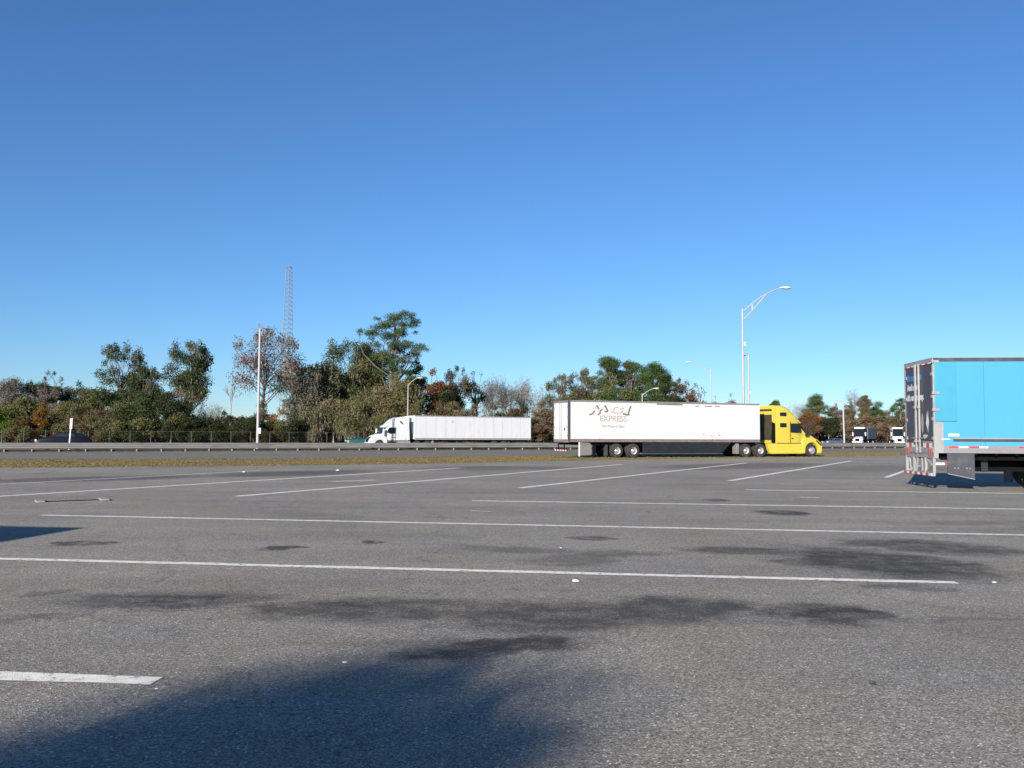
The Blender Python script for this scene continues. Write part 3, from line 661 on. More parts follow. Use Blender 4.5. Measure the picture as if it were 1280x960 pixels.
# underride guard: bar with posts and braces
ug = MB().box(-.10, .02, .04, 2.56, .42, .52).build('underride_guard', M['alu'], bt, bevel=.008)
a1 = MB(); a2 = MB()
for i in range(10):
    y = .05 + i * .25; (a1 if i % 2 else a2).box(-.106, -.10, y, y + .248, .43, .51)
a1.build('red_reflective_tape', M['red'], ug); a2.build('white_reflective_tape', M['retro'], ug)
for y in (.08, .78, 1.82, 2.52): MB().box(-.05, .03, y - .035, y + .035, .5, 1.0).build('guard_post', M['alu'], bt)
for (ya, za, yb, zb) in ((.78, .52, .3, .78), (.3, .78, .78, .98), (2.3, .98, 2.15, .52), (1.82, .98, 1.62, .52), (1.62, .55, 1.5, .98), (1.1, .72, 1.45, .75), (1.1, .55, 1.12, .98)):
    MB().tube((.0, ya, za), (.0, yb, zb), .03, n=6).build('guard_brace', M['alu'], bt)
MB().box(.02, .75, .02, .06, .78, .84).build('side_marker_bar', M['red'], bt)
MB().box(.02, .28, .01, .06, .775, .845).build('side_marker_bar', M['retro'], bt)
# grey tail skirt
sk = MB().prism([(.36, .50), (1.16, .33), (1.16, 1.13), (.36, 1.13)], .0, .03).build('tail_skirt', M['skirt'], bt)
for x in (.55, .65, .9, 1.0): MB().box(x, x + .05, -.012, .0, .66, .70).build('bolt', M['galv'], sk)
MB().prism([(.36, .50), (1.16, .33), (1.16, .35), (.36, .52)], -.006, .0).build('skirt_lip', M['alu'], sk)
MB().box(2.92, 3.1, .02, .6, .28, .95).build('mud_guard', M['bark'], bt, bevel=.03)
dk = MB().box(1.3, 3.0, .9, 1.7, .55, 1.1).build('slider_box', M['chassis'], bt)
MB().box(1.55, 1.75, .5, .55, .55, 1.12).build('hanger', M['dkskirt'], bt)

# ---- trailer out of frame at left, whose roof corner throws the shadow at the left edge
lt = empty('semi_trailer', (-12.45, 4.95, 0), R(172), 'white trailer parked out of frame to the left, throwing the shadow at the left edge', 'trailer')
trailer(lt, side='white2', doors='white2', gear=12.7)

# ------------------------------------------------------------------ far tractors facing the camera, right background
def far_truck(x, D, rz, paint, lab, box=None, ln=0):
    p = Vector((XD(x, D), D, -.2)); r_ = empty('semi_truck', p, rz, lab, 'truck')
    cabf = MB().loft([ring(0, 1.2, 1.0, 3.85, .2, .03, c=0), ring(1.2, 1.22, 1.0, 3.9, .22, .04, c=0), ring(1.9, 1.2, 1.0, 3.8, .25, .06, c=0), ring(2.3, 1.16, 1.0, 1.95, .2, .05, c=0)]).build('cab', M['navy' if box else 'white'], r_)
    MB().box(1.0, 2.02, -1.22, 1.22, 3.62, 4.02).build('roof_fairing', M['white'], r_, bevel=.08)
    MB().prism([(1.93, 3.62), (2.34, 1.85), (2.38, 1.88), (1.98, 3.65)], -1.14, 1.14).build('windscreen', M['glass'], r_)
    MB().loft([ring(2.28, 1.0, .6, 1.75, .25, .08, c=0), ring(3.2, 1.0, .5, 1.6, .3, .1, c=0), ring(3.75, .92, .5, 1.35, .28, .1, c=0)]).build('hood', M['white'], r_)
    MB().prism([(3.66, .62), (3.80, .62), (3.79, 1.25), (3.6, 1.3)], -.5, .5).build('grille', M['chassis'], r_)
    MB().box(3.3, 3.9, -1.2, 1.2, .3, .62).build('bumper', M['white'], r_, bevel=.05)
    for s in (-1, 1):
        MB().box(2.9, 3.5, s * 1.0 - .18, s * 1.0 + .18, .6, 1.2).build('fender', M['white'], r_, bevel=.08)
        wheel(r_, 3.1, s * 1.05, out=s, wd=.3, dual=False); wheel(r_, -1.2, s * 1.0, out=s)
        MB().box(2.1, 2.25, s * 1.5 - .12, s * 1.5 + .12, 1.9, 2.8).tube((2.1, s * 1.2, 2.3), (2.15, s * 1.5, 2.3), .03).build('mirror', M['white'], r_)
        MB().prism([(.9, 1.9), (.9, 3.3), (1.75, 3.3), (2.05, 1.9)], s * 1.205 - .02, s * 1.205 + .02).build('door_window', M['glass'], r_)
    MB().box(-2.2, 3.0, -.45, .45, .5, 1.0).build('chassis', M['chassis'], r_)
    if box:
        MB().box(-ln, -.6, -1.28, 1.28, 1.15, 3.85).build('cargo_box', M[box], r_, bevel=.03)
        wheel(r_, -ln + 2.5, -1.0, out=-1); wheel(r_, -ln + 2.5, 1.0, out=1)
    return r_
far_truck(1077, 215, R(-128), 'white', 'white nosed truck with navy cab and blue grey box in the far right background', 'bluegrey', 7.5)
far_truck(1119, 215, R(-100), 'white', 'white tractor facing the camera beside the rear of the sky blue trailer, far background')

# ------------------------------------------------------------------ cars
def car(x, D, rz, paint, lab, L=4.7, Hc=1.5, zs=1.0):
    r_ = empty('car', (XD(x, D), D, -.2), rz, lab, 'car')
    hl = L / 2
    body = [ring(-hl, .80, .38, .80, .12, .04, c=0), ring(-hl + .2, .88, .28, .95, .15, .05, c=0), ring(-.9, .9, .25, .98, .15, .05, c=0), ring(.7, .9, .25, .96, .15, .05, c=0), ring(hl - .5, .88, .27, .84, .15, .06, c=0), ring(hl - .1, .8, .3, .68, .15, .06, c=0), ring(hl, .7, .36, .58, .1, .04, c=0)]
    body = [[(p[0], p[1], p[2] * zs) for p in g_] for g_ in body]
    MB().loft(body).build('body', M[paint], r_)
    q9, q96 = .9 * zs, .96 * zs
    gh = [ring(-hl + .25, .66, q9, q96, .04, .02, c=0), ring(-hl + .9, .74, q9, Hc - .08, .15, .12, c=0), ring(-.3, .76, q9, Hc, .18, .14, c=0), ring(.35, .76, q9, Hc - .05, .18, .14, c=0), ring(1.15, .72, q9, q96 + .01, .05, .03, c=0)]
    g = MB().loft(gh).build('cabin', M[paint], r_)
    MB().prism([(.40, Hc - .10), (1.10, .98 * zs), (1.13, 1.0 * zs), (.45, Hc - .06)], -.62, .62).build('windscreen', M['carglass'], g)
    for s in (-1, 1):
        MB().prism([(-1.2, .98 * zs), (-.95, Hc - .12), (.25, Hc - .12), (.85, .98 * zs)], s * .74 - .03, s * .74 + .005).build('side_window', M['carglass'], g)
        MB().box(hl - .22, hl - .04, s * .62 - .16, s * .62 + .16, .62 * zs, .78 * zs).build('headlight', M['retro'], r_, bevel=.02)
        for wx in (-1.4, 1.4): wheel(r_, wx, s * .80, r=.34, wd=.22, out=s, dual=False)
    return r_
car(80, 92, math.pi + RA, 'navy', 'dark navy car driving left behind the thin white sign post at far left', 5.2, 1.84, 1.42)
car(1041, 170, math.pi + RA, 'bluegrey', 'small grey car glimpsed over the guardrail just right of the yellow tractor', 4.6, 1.45)
car(449, 140, math.pi + RA, 'dkteal', 'teal car just ahead of the white tractor, mostly hidden by the guardrail', 4.0, 1.22)

# ------------------------------------------------------------------ poles and lamps
def street_lamp(x, ytop, D, arm, lab, r0=.11, wdt=1.0, head=True, base=0.0, armh=.0, two=True, box=None, z0=0.0):
    """arm = (dx, dy, dz) of the head from the pole top"""
    ht = H + (hy(x) - ytop) * D / F - z0
    r_ = empty('street_lamp', (XD(x, D), D, z0), 0, lab, 'street lamp', 'aluminium street lamps around the lot and highway')
    MB().tube((0, 0, 0), (0, 0, ht), r0, r0 * .62, 12).build('pole', M['pole'], r_)
    MB().box(-r0 * 1.6, r0 * 1.6, -r0 * 1.6, r0 * 1.6, -.4, .12).build('base', M['conc'], r_)
    a = Vector(arm); st = Vector((0, 0, ht - .3)); en = st + Vector((a.x, a.y, a.z + .3))
    dirh = Vector((a.x, a.y, 0)).normalized()
    m = MB(); ctrl = []
    for i in range(9):
        t = i / 8; p = st.lerp(en, t); p.z += math.sin(t * math.pi) * a.length * .07; ctrl.append(p)
    for p, q in zip(ctrl, ctrl[1:]): m.tube(p, q, .045 * wdt, .04 * wdt, 8)
    if two:
        s2 = Vector((0, 0, ht - .3 - .75)); j = ctrl[5]
        prev = s2
        for i in range(1, 6):
            t = i / 5; q = s2.lerp(j, t); q.z -= math.sin(t * math.pi) * .05; m.tube(prev, q, .04 * wdt, n=8); prev = q
        c1, c2 = ctrl[2], s2.lerp(j, .4); m.tube(c1, c2, .04 * wdt, n=8)
    m.build('arm', M['pole'], r_)
    # cobra head
    side = Vector((-dirh.y, dirh.x, 0)); hd = MB(); rings = []
    for (t, w_, h0, h1) in ((-.12, .06, -.05, .06), (.1, .13, -.08, .10), (.38, .2, -.10, .15), (.68, .21, -.10, .15), (.88, .14, -.07, .10), (.95, .05, -.02, .04)):
        c = en + dirh * t; rg = []
        for i in range(12):
            q = i / 12 * 6.283; rg.append(c + side * w_ * math.cos(q) + Vector((0, 0, (h1 if math.sin(q) > 0 else -h0) * math.sin(q))))
        rings.append(rg)
    hd.loft([[tuple(p) for p in rg] for rg in rings]).build('lamp_head', M['lamp'], r_)
    ln = MB(); rings = []
    for (t, w_, dz) in ((.28, .08, -.09), (.45, .15, -.17), (.62, .15, -.17), (.78, .07, -.09)):
        c = en + dirh * t; rings.append([tuple(c + side * w_ * math.cos(i / 10 * 6.283) + Vector((0, 0, dz * .5 + dz * .6 * (1 if math.sin(i / 10 * 6.283) < 0 else .3) * abs(math.sin(i / 10 * 6.283))))) for i in range(10)])
    ln.loft(rings).build('lens', M['lens'], r_)
    if box:
        for (z, s) in box: MB().box(r0 * .6, r0 * .6 + .14 * s, -.12, .12, z, z + .35 * s).build('junction_box', M['lamp'], r_, bevel=.01)
    return r_
street_lamp(929.5, 385, 76, (3.55, .6, 1.95), 'tallest street lamp, rising behind the white trailer with a long double arm to the right', .13, 1.2, box=((9.4, 1),))
street_lamp(323, 410, 85.5, (.02, 1.9, .2), 'street lamp at left whose arm points away, standing alone behind the guardrail', .15, 1.0, box=((1.6, 1.6),), z0=0.0)
street_lamp(510, 479.5, 150, (1.5, .2, 1.0), 'small street lamp with short arm to the right, behind the white tractor on the highway', .12, 1.3, two=False, z0=-.2)
street_lamp(889, 461, 150, (-3.3, .3, 1.15), 'pale street lamp with arm to the left above the white trailer', .12, 1.0, z0=-.2)
street_lamp(803, 492, 150, (2.0, .2, .9), 'street lamp whose head just shows over the roof of the white trailer', .14, 1.4, two=False, z0=-.2)
street_lamp(936.5, 444, 130, (.15, 2.4, .3), 'slimmer street lamp just right of the tallest one, its arm pointing away', .15, 1.0, box=((8.0, 1.3),), z0=-.2)
up = empty('utility_pole', (XD(1055, 160), 160, -.2), 0, 'plain pale utility pole right of the yellow tractor among the trees', 'pole')
MB().tube((0, 0, 0), (-.15, 0, 8.2), .17, .12, 10).build('pole', M['pole'], up)
MB().tube((-.15, 0, 8.1), (-.9, .2, 8.35), .05).box(-1.3, -.8, .1, .35, 8.28, 8.44).build('arm', M['pole'], up)
# sign at left, seen from the edge
sg = empty('road_sign', (XD(88, 82), 82, 0), 0, 'narrow white sign seen edge-on on a leaning post at far left', 'sign')
MB().add([(-.05, -.03, 0), (.05, -.03, 0), (.05, .03, 0), (-.05, .03, 0), (.11, -.03, 2.95), (.21, -.03, 2.95), (.21, .03, 2.95), (.11, .03, 2.95)], [(0, 1, 5, 4), (1, 2, 6, 5), (2, 3, 7, 6), (3, 0, 4, 7), (4, 5, 6, 7)]).build('post', M['retro'], sg)
MB().add([(.02, -.06, 1.95), (.33, -.20, 1.95), (.36, -.20, 2.95), (.06, -.06, 2.95), (.02, -.02, 1.95), (.33, -.16, 1.95), (.36, -.16, 2.95), (.06, -.02, 2.95)], [(0, 1, 2, 3), (4, 7, 6, 5), (0, 4, 5, 1), (1, 5, 6, 2), (2, 6, 7, 3), (3, 7, 4, 0)]).build('sign_panel', M['lamp'], sg)

# lattice tower
tw = empty('lattice_tower', (XD(358, 260), 260, -.4), .3, 'tall slender steel lattice mast rising behind the reddish tree', 'tower')
HT = H + (hy(357) - 332) * 260 / F + .4
def leg(i, z): r = (2.7 * (1 - z / HT) + 1.0 * z / HT) * .95; a = i * 2.0944 + .5; return Vector((r * math.cos(a), r * math.sin(a), z))
for i in range(3):
    m = MB()
    for k in range(12): m.tube(leg(i, HT * k / 12), leg(i, HT * (k + 1) / 12), .085, n=5, cap=False)
    m.build('tower_leg', M['tower'], tw)
z = 0.0
while z < HT - .5:
    hgt = 1.75 - .55 * z / HT; m = MB()
    for i in range(3):
        m.tube(leg(i, z), leg((i + 1) % 3, z), .035, n=4, cap=False); m.tube(leg(i, z), leg((i + 1) % 3, min(z + hgt, HT)), .04, n=4, cap=False)
    m.build('brace', M['tower'], tw); z += hgt
MB().tube((0, 0, HT), (0, 0, HT + 1.0), .04).tube(leg(0, HT), leg(1, HT), .1, n=5).tube(leg(1, HT), leg(2, HT), .1, n=5).tube(leg(2, HT), leg(0, HT), .1, n=5).build('top_frame', M['tower'], tw)

# chain link fence along the woods, left
fn = empty('chain_link_fence', (0, 0, -.2), 0, 'low chain link fence with pale posts along the foot of the woods', 'fence')
fa, fb = Vector((XD(-80, 133), 133, 0)), Vector((XD(475, 149), 149, 0)); fdir = (fb - fa).normalized()
def FL(s, z=0): p = fa + fdir * s; return Vector((p.x, p.y, z))
fp = MB().tube((0, 0, 0), (0, 0, 2.12), .042, n=8).build('fence_post', M['fence'], fn)
s = 0; wires = MB(); ss = []
while s < (fb - fa).length: ss.append(s); s += 3.05
for k, s in enumerate(ss):
    o = fp if k == 0 else fp.copy()
    if k: COL.objects.link(o); o.parent = fn
    o.location = FL(s)
for s0, s1 in zip(ss, ss[1:]):
    wires.tube(FL(s0, 2.05), FL(s1, 2.05), .014, n=4, cap=False)
    for j in range(10):
        a_ = s0 + (s1 - s0) * j / 10; b_ = s0 + (s1 - s0) * (j + 1) / 10
        for q in range(4):
            wires.tube(FL(a_, q * .5 + .05), FL(b_, q * .5 + .5), .003, n=3, cap=False); wires.tube(FL(b_, q * .5 + .05), FL(a_, q * .5 + .5), .003, n=3, cap=False)
tag(wires.build('wire_mesh', M['fence'], fn, recalc=False), kind='stuff')

# ------------------------------------------------------------------ trees
def unit(n):
    v = rng.normal(size=(n, 3)); return v / np.linalg.norm(v, axis=1, keepdims=True)
def leaf_mesh(name, cen, size, col, parent, hang=None, kind=None, loc=None):
    """cen (n,3), size (n,2), col (n,3); hang: mask of leaves that hang vertically"""
    n = len(cen); a = unit(n); t = unit(n); b = np.cross(a, t); b /= np.linalg.norm(b, axis=1, keepdims=True) + 1e-9
    if hang is not None:
        k = hang; a[k] = np.array((0, 0, 1.0)) + rng.normal(size=(k.sum(), 3)) * .12; b[k, 2] *= .1
    a = a * size[:, :1] * .5; b = b * size[:, 1:] * .5
    V = np.stack([cen - a, cen - .1 * a + b, cen + a, cen + .1 * a - b], 1).reshape(-1, 3).astype(np.float32)
    me = bpy.data.meshes.new(name); me.vertices.add(4 * n); me.vertices.foreach_set('co', V.ravel())
    me.loops.add(4 * n); me.loops.foreach_set('vertex_index', np.arange(4 * n, dtype=np.int32))
    me.polygons.add(n); me.polygons.foreach_set('loop_start', np.arange(0, 4 * n, 4, dtype=np.int32))
    me.update(calc_edges=True)
    c = np.repeat(np.concatenate([np.clip(col, 0.004, .8), np.ones((n, 1))], 1), 4, axis=0).astype(np.float32)
    at = me.color_attributes.new('leaf_colour', 'FLOAT_COLOR', 'POINT'); at.data.foreach_set('color', c.ravel())
    me.materials.append(M['leaf']); o = bpy.data.objects.new(name, me); COL.objects.link(o)
    if parent: o.parent = parent
    if loc is not None: o.location = loc
    return o

PAL = {
    'oak': ((0.036, 0.055, 0.025), (0.076, 0.096, 0.041)), 'olive': ((0.088, 0.097, 0.038), (0.185, 0.172, 0.074)), 'pine': ((0.040, 0.077, 0.029), (0.094, 0.134, 0.048)),
    'brightpine': ((0.041, 0.088, 0.024), (0.093, 0.146, 0.041)), 'brown': ((0.090, 0.062, 0.041), (0.186, 0.124, 0.083)), 'grey': ((0.091, 0.084, 0.064), (0.189, 0.167, 0.129)),
    'red': ((0.122, 0.050, 0.033), (0.221, 0.099, 0.055)), 'rust': ((0.125, 0.048, 0.021), (0.232, 0.092, 0.034)), 'orange': ((0.141, 0.070, 0.013), (0.273, 0.149, 0.029)), 'green': ((0.062, 0.110, 0.017), (0.138, 0.193, 0.039)),
    'moss': ((0.129, 0.129, 0.091), (0.228, 0.212, 0.152)), 'mauve': ((0.138, 0.103, 0.094), (0.255, 0.193, 0.172)), 'dark': ((0.025, 0.036, 0.017), (0.055, 0.063, 0.030)), 'tan': ((0.134, 0.103, 0.067), (0.243, 0.182, 0.115)),
}
def pcol(name, n, puffs=None):
    a, b = map(np.array, PAL[name]); t = rng.random(n) if puffs is None else puffs
    return a + (b - a) * t[:, None]
def tubes_mesh(segs, name, m, parent, n=5):
    mb = MB()
    for a, b, r0, r1 in segs: mb.tube(a, b, r0, r1, n, cap=False)
    return mb.build(name, m, parent, recalc=False)

def limb(p, q, r0, r1, segs, bend=.12, k=4):
    p, q = Vector(p), Vector(q); L_ = (q - p).length; prev = p; off = Vector(rng.normal(size=3)) * L_ * bend; off.z = abs(off.z) * .6
    for i in range(1, k + 1):
        t = i / k; c = p.lerp(q, t) + off * math.sin(t * math.pi); segs.append((prev, c, r0 + (r1 - r0) * (i - 1) / k, r0 + (r1 - r0) * t)); prev = c

def bare_branches(p, d, L_, r, depth, segs, tips, spread=.55, up=.25):
    if depth == 0 or L_ < .25: tips.append(p); return
    q = p + d * L_; m_ = p + d * L_ * .5 + Vector(rng.normal(size=3)) * L_ * .06
    segs.append((p, m_, r, r * .85)); segs.append((m_, q, r * .85, r * .68))
    for i in range(3 if depth > 2 else 3):
        nd = (d + Vector(rng.normal(size=3)) * spread + Vector((0, 0, up))).normalized()
        bare_branches(q if i else m_, nd, L_ * rng.uniform(.58, .86), max(r * .62, .016), depth - 1, segs, tips, spread, up)

def tree(x, ytop, hwpx, D, kind, pal, lab, dens=1.0, base=.15, moss=0.0, name='tree', pal2=None, mix=.25, spiky=.0, leaf=.265, hole=.0, lean=0.0, group='trees and shrubs at the edge of the woods', trunk='bark', zb=-.42, gauss=.32, cat='tree'):
    X = XD(x, D); ht = H + (hy(x) - ytop) * D / F - zb; hw = hwpx * D / F
    nm = {'pine': 'pine_tree', 'bare': 'bare_tree', 'shrub': 'shrub'}.get(kind, 'tree')
    r_ = empty(nm, (X, D, zb), 0, lab, 'shrub' if kind == 'shrub' else cat, group)
    segs = []
    if kind == 'bare':
        tips = []; ntr = 1 if hw < 3 or dens < .6 else 2
        for j in range(ntr):
            p = Vector((rng.normal() * .4, rng.normal() * .4, 0)); q = p + Vector((lean * ht * .3, 0, ht * base)); segs.append((p, q, ht * .018, ht * .014))
            for i in range(3 if dens < .6 else 5):
                a = rng.random() * 6.283; d = Vector((math.cos(a) * hw / ht * 1.6, math.sin(a) * hw / ht * 1.2, 1)).normalized()
                bare_branches(q, d, ht * (1 - base) * .33, ht * .010, 5 if dens >= .6 else 4, segs, tips)
        tr = tubes_mesh(segs[:len(segs)], 'trunk', M[trunk], r_, 3)
        zmax = max(v.co.z for v in tr.data.vertices)
        xs = max(abs(v.co.x) for v in tr.data.vertices); sx = hw / max(xs, .1) * 1.05; sz = ht / zmax
        for v in tr.data.vertices: v.co.x *= sx; v.co.y *= sx; v.co.z *= sz
        if pal:   # a few leaves and fine twigs on the tips
            T = np.array([tuple(t) for t in tips]); T[:, 0] *= sx; T[:, 1] *= sx; T[:, 2] *= sz
            n = int(1500 * dens); idx = rng.integers(0, len(T), n); cen = T[idx] + rng.normal(size=(n, 3)) * np.array((.45, .45, .5)); 
            k = cen[:, 2] < ht; cen = cen[k]; n = len(cen)
            sz_ = np.stack([rng.uniform(.35, .9, n), rng.uniform(.03, .09, n)], 1); tag(leaf_mesh('twigs', cen, sz_, pcol(pal, n), r_), kind='stuff')
        return r_
    # puffs: centres and radii inside the crown
    zc0 = ht * base
    if kind == 'pine':
        P = []; nl = 5
        for k in range(int(24 * max(dens, .6))):
            t = rng.random() ** .8; z = zc0 + (ht - zc0) * t; prof = math.sin(min(1, (1 - t) * 1.25 + .22) * math.pi * .5 + .0) if t > .3 else .75 + t * .5
            rad = hw * min(1, prof) * rng.uniform(.15, .95); a = rng.random() * 6.283; P.append((rad * math.cos(a) * rng.uniform(.8, 1.15), rad * math.sin(a) * .8, z + rng.normal() * .3, rng.uniform(.12, .38) * hw + .25, rng.uniform(.4, .75)))
        P.append((0, 0, ht - .5, hw * .22, .5))
    elif kind == 'layered':
        P = []
        for (fx, fz, fr) in ((.12, .97, .33), (.45, .985, .22), (-.22, .90, .30), (-.62, .85, .26), (-.92, .87, .14), (-.12, .83, .3), (.25, .86, .26), (.55, .90, .18), (.5, .76, .3), (.82, .75, .24), (1.0, .73, .12), (.2, .73, .28), (-.15, .70, .25), (.42, .66, .2), (.05, .62, .22), (.45, .55, .2), (.65, .50, .18), (-.2, .55, .25), (0.3, .92, .22), (.62, .99, .14)):
            P.append((fx * hw, rng.normal() * .2 * hw, fz * ht, fr * hw * .95, .42))
            P.append((fx * hw + rng.normal() * .1 * hw, rng.normal() * .3 * hw, fz * ht + rng.normal() * .35 - .2, fr * hw * .75, .45))
            P.append((fx * hw * .85 + rng.normal() * .12 * hw, rng.normal() * .3 * hw, fz * ht + rng.normal() * .5 - .5, fr * hw * .6, .45))
    else:
        P = []; np_ = int((40 if kind != 'shrub' else 16) * (.7 + .3 * dens)); cz = (ht + zc0) / 2; rz = (ht - zc0) / 2
        for k in range(np_):
            v = unit(1)[0]; f = rng.uniform(.55, .90) if k > np_ * .25 else rng.uniform(0, .55)
            z = cz + v[2] * rz * f; wz = 1.0 if v[2] > 0 else 1.12
            pr = rng.uniform(.20, .34) * hw + .2
            P.append((v[0] * hw * f * wz, v[1] * hw * f * .85, min(z, ht - pr * .5), pr, .72))
        if spiky:
            for k in range(int(14 * spiky)):
                a = rng.uniform(-.9, .9); v = (math.sin(a), rng.normal() * .3, math.cos(a)); f = rng.uniform(.88, 1.02)
                P.append((v[0] * hw * f, v[1] * hw * .7, cz + v[2] * rz * f, hw * rng.uniform(.09, .15), 1.6))
        P.append((rng.normal() * hw * .15, 0, ht - hw * .13, hw * .16, 1.0))
    if kind == 'layered':
        for k in range(46):
            fz = rng.uniform(.55, .95); half = .95 * (1 - abs(fz - .78) * 2.2); fx = rng.uniform(-1, 1) * half + .1
            P.append((fx * hw, rng.normal() * .25 * hw, fz * ht, hw * rng.uniform(.10, .2), .5))
    P = np.array(P)
    P[:, 0] += lean * P[:, 2]
    if hole: P = P[rng.random(len(P)) > hole]
    # leaves
    if leaf == .265: leaf = float(np.clip(.255 * (hw / 4) ** .5, .24, .37))
    area = (P[:, 3] ** 2); tot = int(dens * 235 * area.sum() / (leaf / .3) ** 2); tot = min(tot, 20000)
    idx = rng.choice(len(P), tot, p=area / area.sum()); pr = P[idx, 3]; v = unit(tot); f = rng.random(tot) ** gauss
    cen = P[idx, :3] + v * (pr * f * rng.uniform(.6, 1.28, tot))[:, None] * np.stack([np.ones(tot), np.ones(tot), P[idx, 4]], 1)
    cen += rng.normal(size=(tot, 3)) * .12
    tone = rng.random(len(P))[idx] * .55 + rng.random(tot) * .45; col = pcol(pal, tot, tone)
    if pal2:
        sel = (rng.random(len(P)) < mix)[idx] | (rng.random(tot) < mix * .25); col[sel] = pcol(pal2, tot, tone)[sel]
    col *= rng.uniform(.8, 1.2, (tot, 1))
    sz_ = np.stack([rng.uniform(.8, 1.5, tot), rng.uniform(.35, .8, tot)], 1) * leaf
    if kind in ('pine', 'layered'): sz_ *= np.array((1.1, .7))
    hang = np.zeros(tot, bool)
    if moss:
        nm_ = int(moss * 60 * len(P)); idm = rng.integers(0, len(P), nm_); mc = P[idm, :3] + np.clip(rng.normal(size=(nm_, 3)), -1.5, 1.5) * P[idm, 3:4] * .45; mc[:, 2] -= P[idm, 3] * .55
        cen = np.concatenate([cen, mc]); sz_ = np.concatenate([sz_, np.stack([rng.uniform(.4, 1.1, nm_), rng.uniform(.08, .2, nm_)], 1)]); col = np.concatenate([col, pcol('moss', nm_)]); hang = np.concatenate([hang, np.ones(nm_, bool)])
    k = cen[:, 2] > .05
    leaf_mesh('crown', cen[k], sz_[k], col[k], r_, hang[k])
    # trunk and limbs
    tr0 = max(.08, ht * .022) if kind != 'shrub' else .06
    ttop = Vector((lean * ht, 0, ht * (.93 if kind in ('pine', 'layered') else .55)))
    if kind == 'layered': ttop = Vector((.12 * hw, 0, ht * .93))
    limb((0, 0, 0), ttop, tr0, tr0 * .35, segs, .03, 6)
    for p in P[::{'shrub': 3, 'layered': 4}.get(kind, 1)]:
        t = min(.95, max(.12, (p[2] * rng.uniform(.55, .85)) / ttop.z)); a = Vector((0, 0, 0)).lerp(ttop, t); limb(a, (p[0], p[1], p[2]), tr0 * .38 * (1.05 - t * .6), .035, segs)
    tubes_mesh(segs, 'trunk', M[trunk], r_, 5)
    return r_

T = tree
# left woods, back row
T(-28, 478, 34, 190, 'oak', 'grey', 'grey brown tree at the left edge of the frame, half cut off', pal2='oak', mix=.4)
T(14, 473, 34, 186, 'oak', 'mauve', 'rounded tree with bare mauve brown twigs at far left of the treeline', pal2='grey', mix=.5, leaf=.26)
T(44, 475, 26, 188, 'oak', 'grey', 'grey tree in the far left treeline between the mauve tree and the pointed one', pal2='oak', mix=.5)
T(65, 465, 17, 182, 'oak', 'mauve', 'pointed brownish tree, highest of the far left treeline', pal2='oak', mix=.45, spiky=.6)
T(97, 476, 26, 186, 'oak', 'oak', 'dull green tree just left of the two big dark oaks', pal2='grey', mix=.4)
T(35, 498, 34, 172, 'oak', 'olive', 'broad olive tree low in the far left woods', pal2='dark', mix=.5)
T(80, 502, 30, 172, 'oak', 'olive', 'low brown olive tree behind the white sign post', pal2='brown', mix=.35)
T(118, 488, 28, 170, 'oak', 'olive', 'olive tree in front of the left foot of the first big oak', pal2='dark', mix=.4)
T(3, 510, 20, 160, 'shrub', 'green', 'bright green shrub at the left edge of the frame', base=.05)
T(50, 505, 13, 160, 'shrub', 'orange', 'orange leaved shrub standing out in the far left woods', base=.1, spiky=.5, pal2='olive', mix=.3)
T(24, 522, 17, 158, 'shrub', 'rust', 'low rust coloured shrub below the orange one at far left', base=.05, pal2='olive', mix=.45)
T(88, 515, 24, 160, 'shrub', 'brown', 'brown olive shrub behind the white sign post', base=.05, pal2='olive', mix=.5)
T(118, 512, 24, 159, 'shrub', 'olive', 'olive shrub right of the white sign post', base=.05, pal2='brown', mix=.35)
# two dark oaks
T(151, 430, 37, 168, 'oak', 'oak', 'first big dark oak from the left with ragged upright tips', dens=1.3, base=.02, spiky=1.0, moss=.25, pal2='moss', mix=.08)
T(178, 458, 30, 166, 'oak', 'oak', 'lower dark oak filling the gap between the two tall ones', base=.1, spiky=.5, moss=.3)
T(233, 426, 34, 164, 'oak', 'oak', 'tall dark oak with feathery top left of the gap with the dead tree', dens=1.2, base=.2, spiky=1.0, moss=.5, pal2='tan', mix=.1)
T(172, 492, 34, 158, 'oak', 'olive', 'grey green tree in front of the two dark oaks', base=.03, pal2='oak', mix=.5)
T(214, 490, 24, 158, 'oak', 'dark', 'very dark tree under the tall feathery oak', base=.03, pal2='olive', mix=.2)
T(140, 515, 26, 156, 'shrub', 'olive', 'olive brown shrub at the foot of the first big oak', base=.02, pal2='brown', mix=.2)
T(262, 502, 26, 180, 'bare', 'mauve', 'pale leafless thicket right of the tall dark oaks', dens=1.0, base=.1, trunk='palebark')
T(290, 477, 10, 165, 'bare', None, 'dead snag with short bare limbs standing alone in the gap', dens=.5, base=.55, trunk='palebark')
for i, (x, y, h) in enumerate(((246, 522, 24), (278, 514, 22), (302, 520, 18), (232, 512, 20))):
    T(x, y, h, 158 + i, 'shrub', 'dark', ['dark shrub left of the gap under the tall oak', 'rounded dark shrub directly under the dead snag', 'dark shrub between the snag and the lone street lamp', 'dark shrub at the right foot of the tall feathery oak'][i], base=.0, dens=1.5)
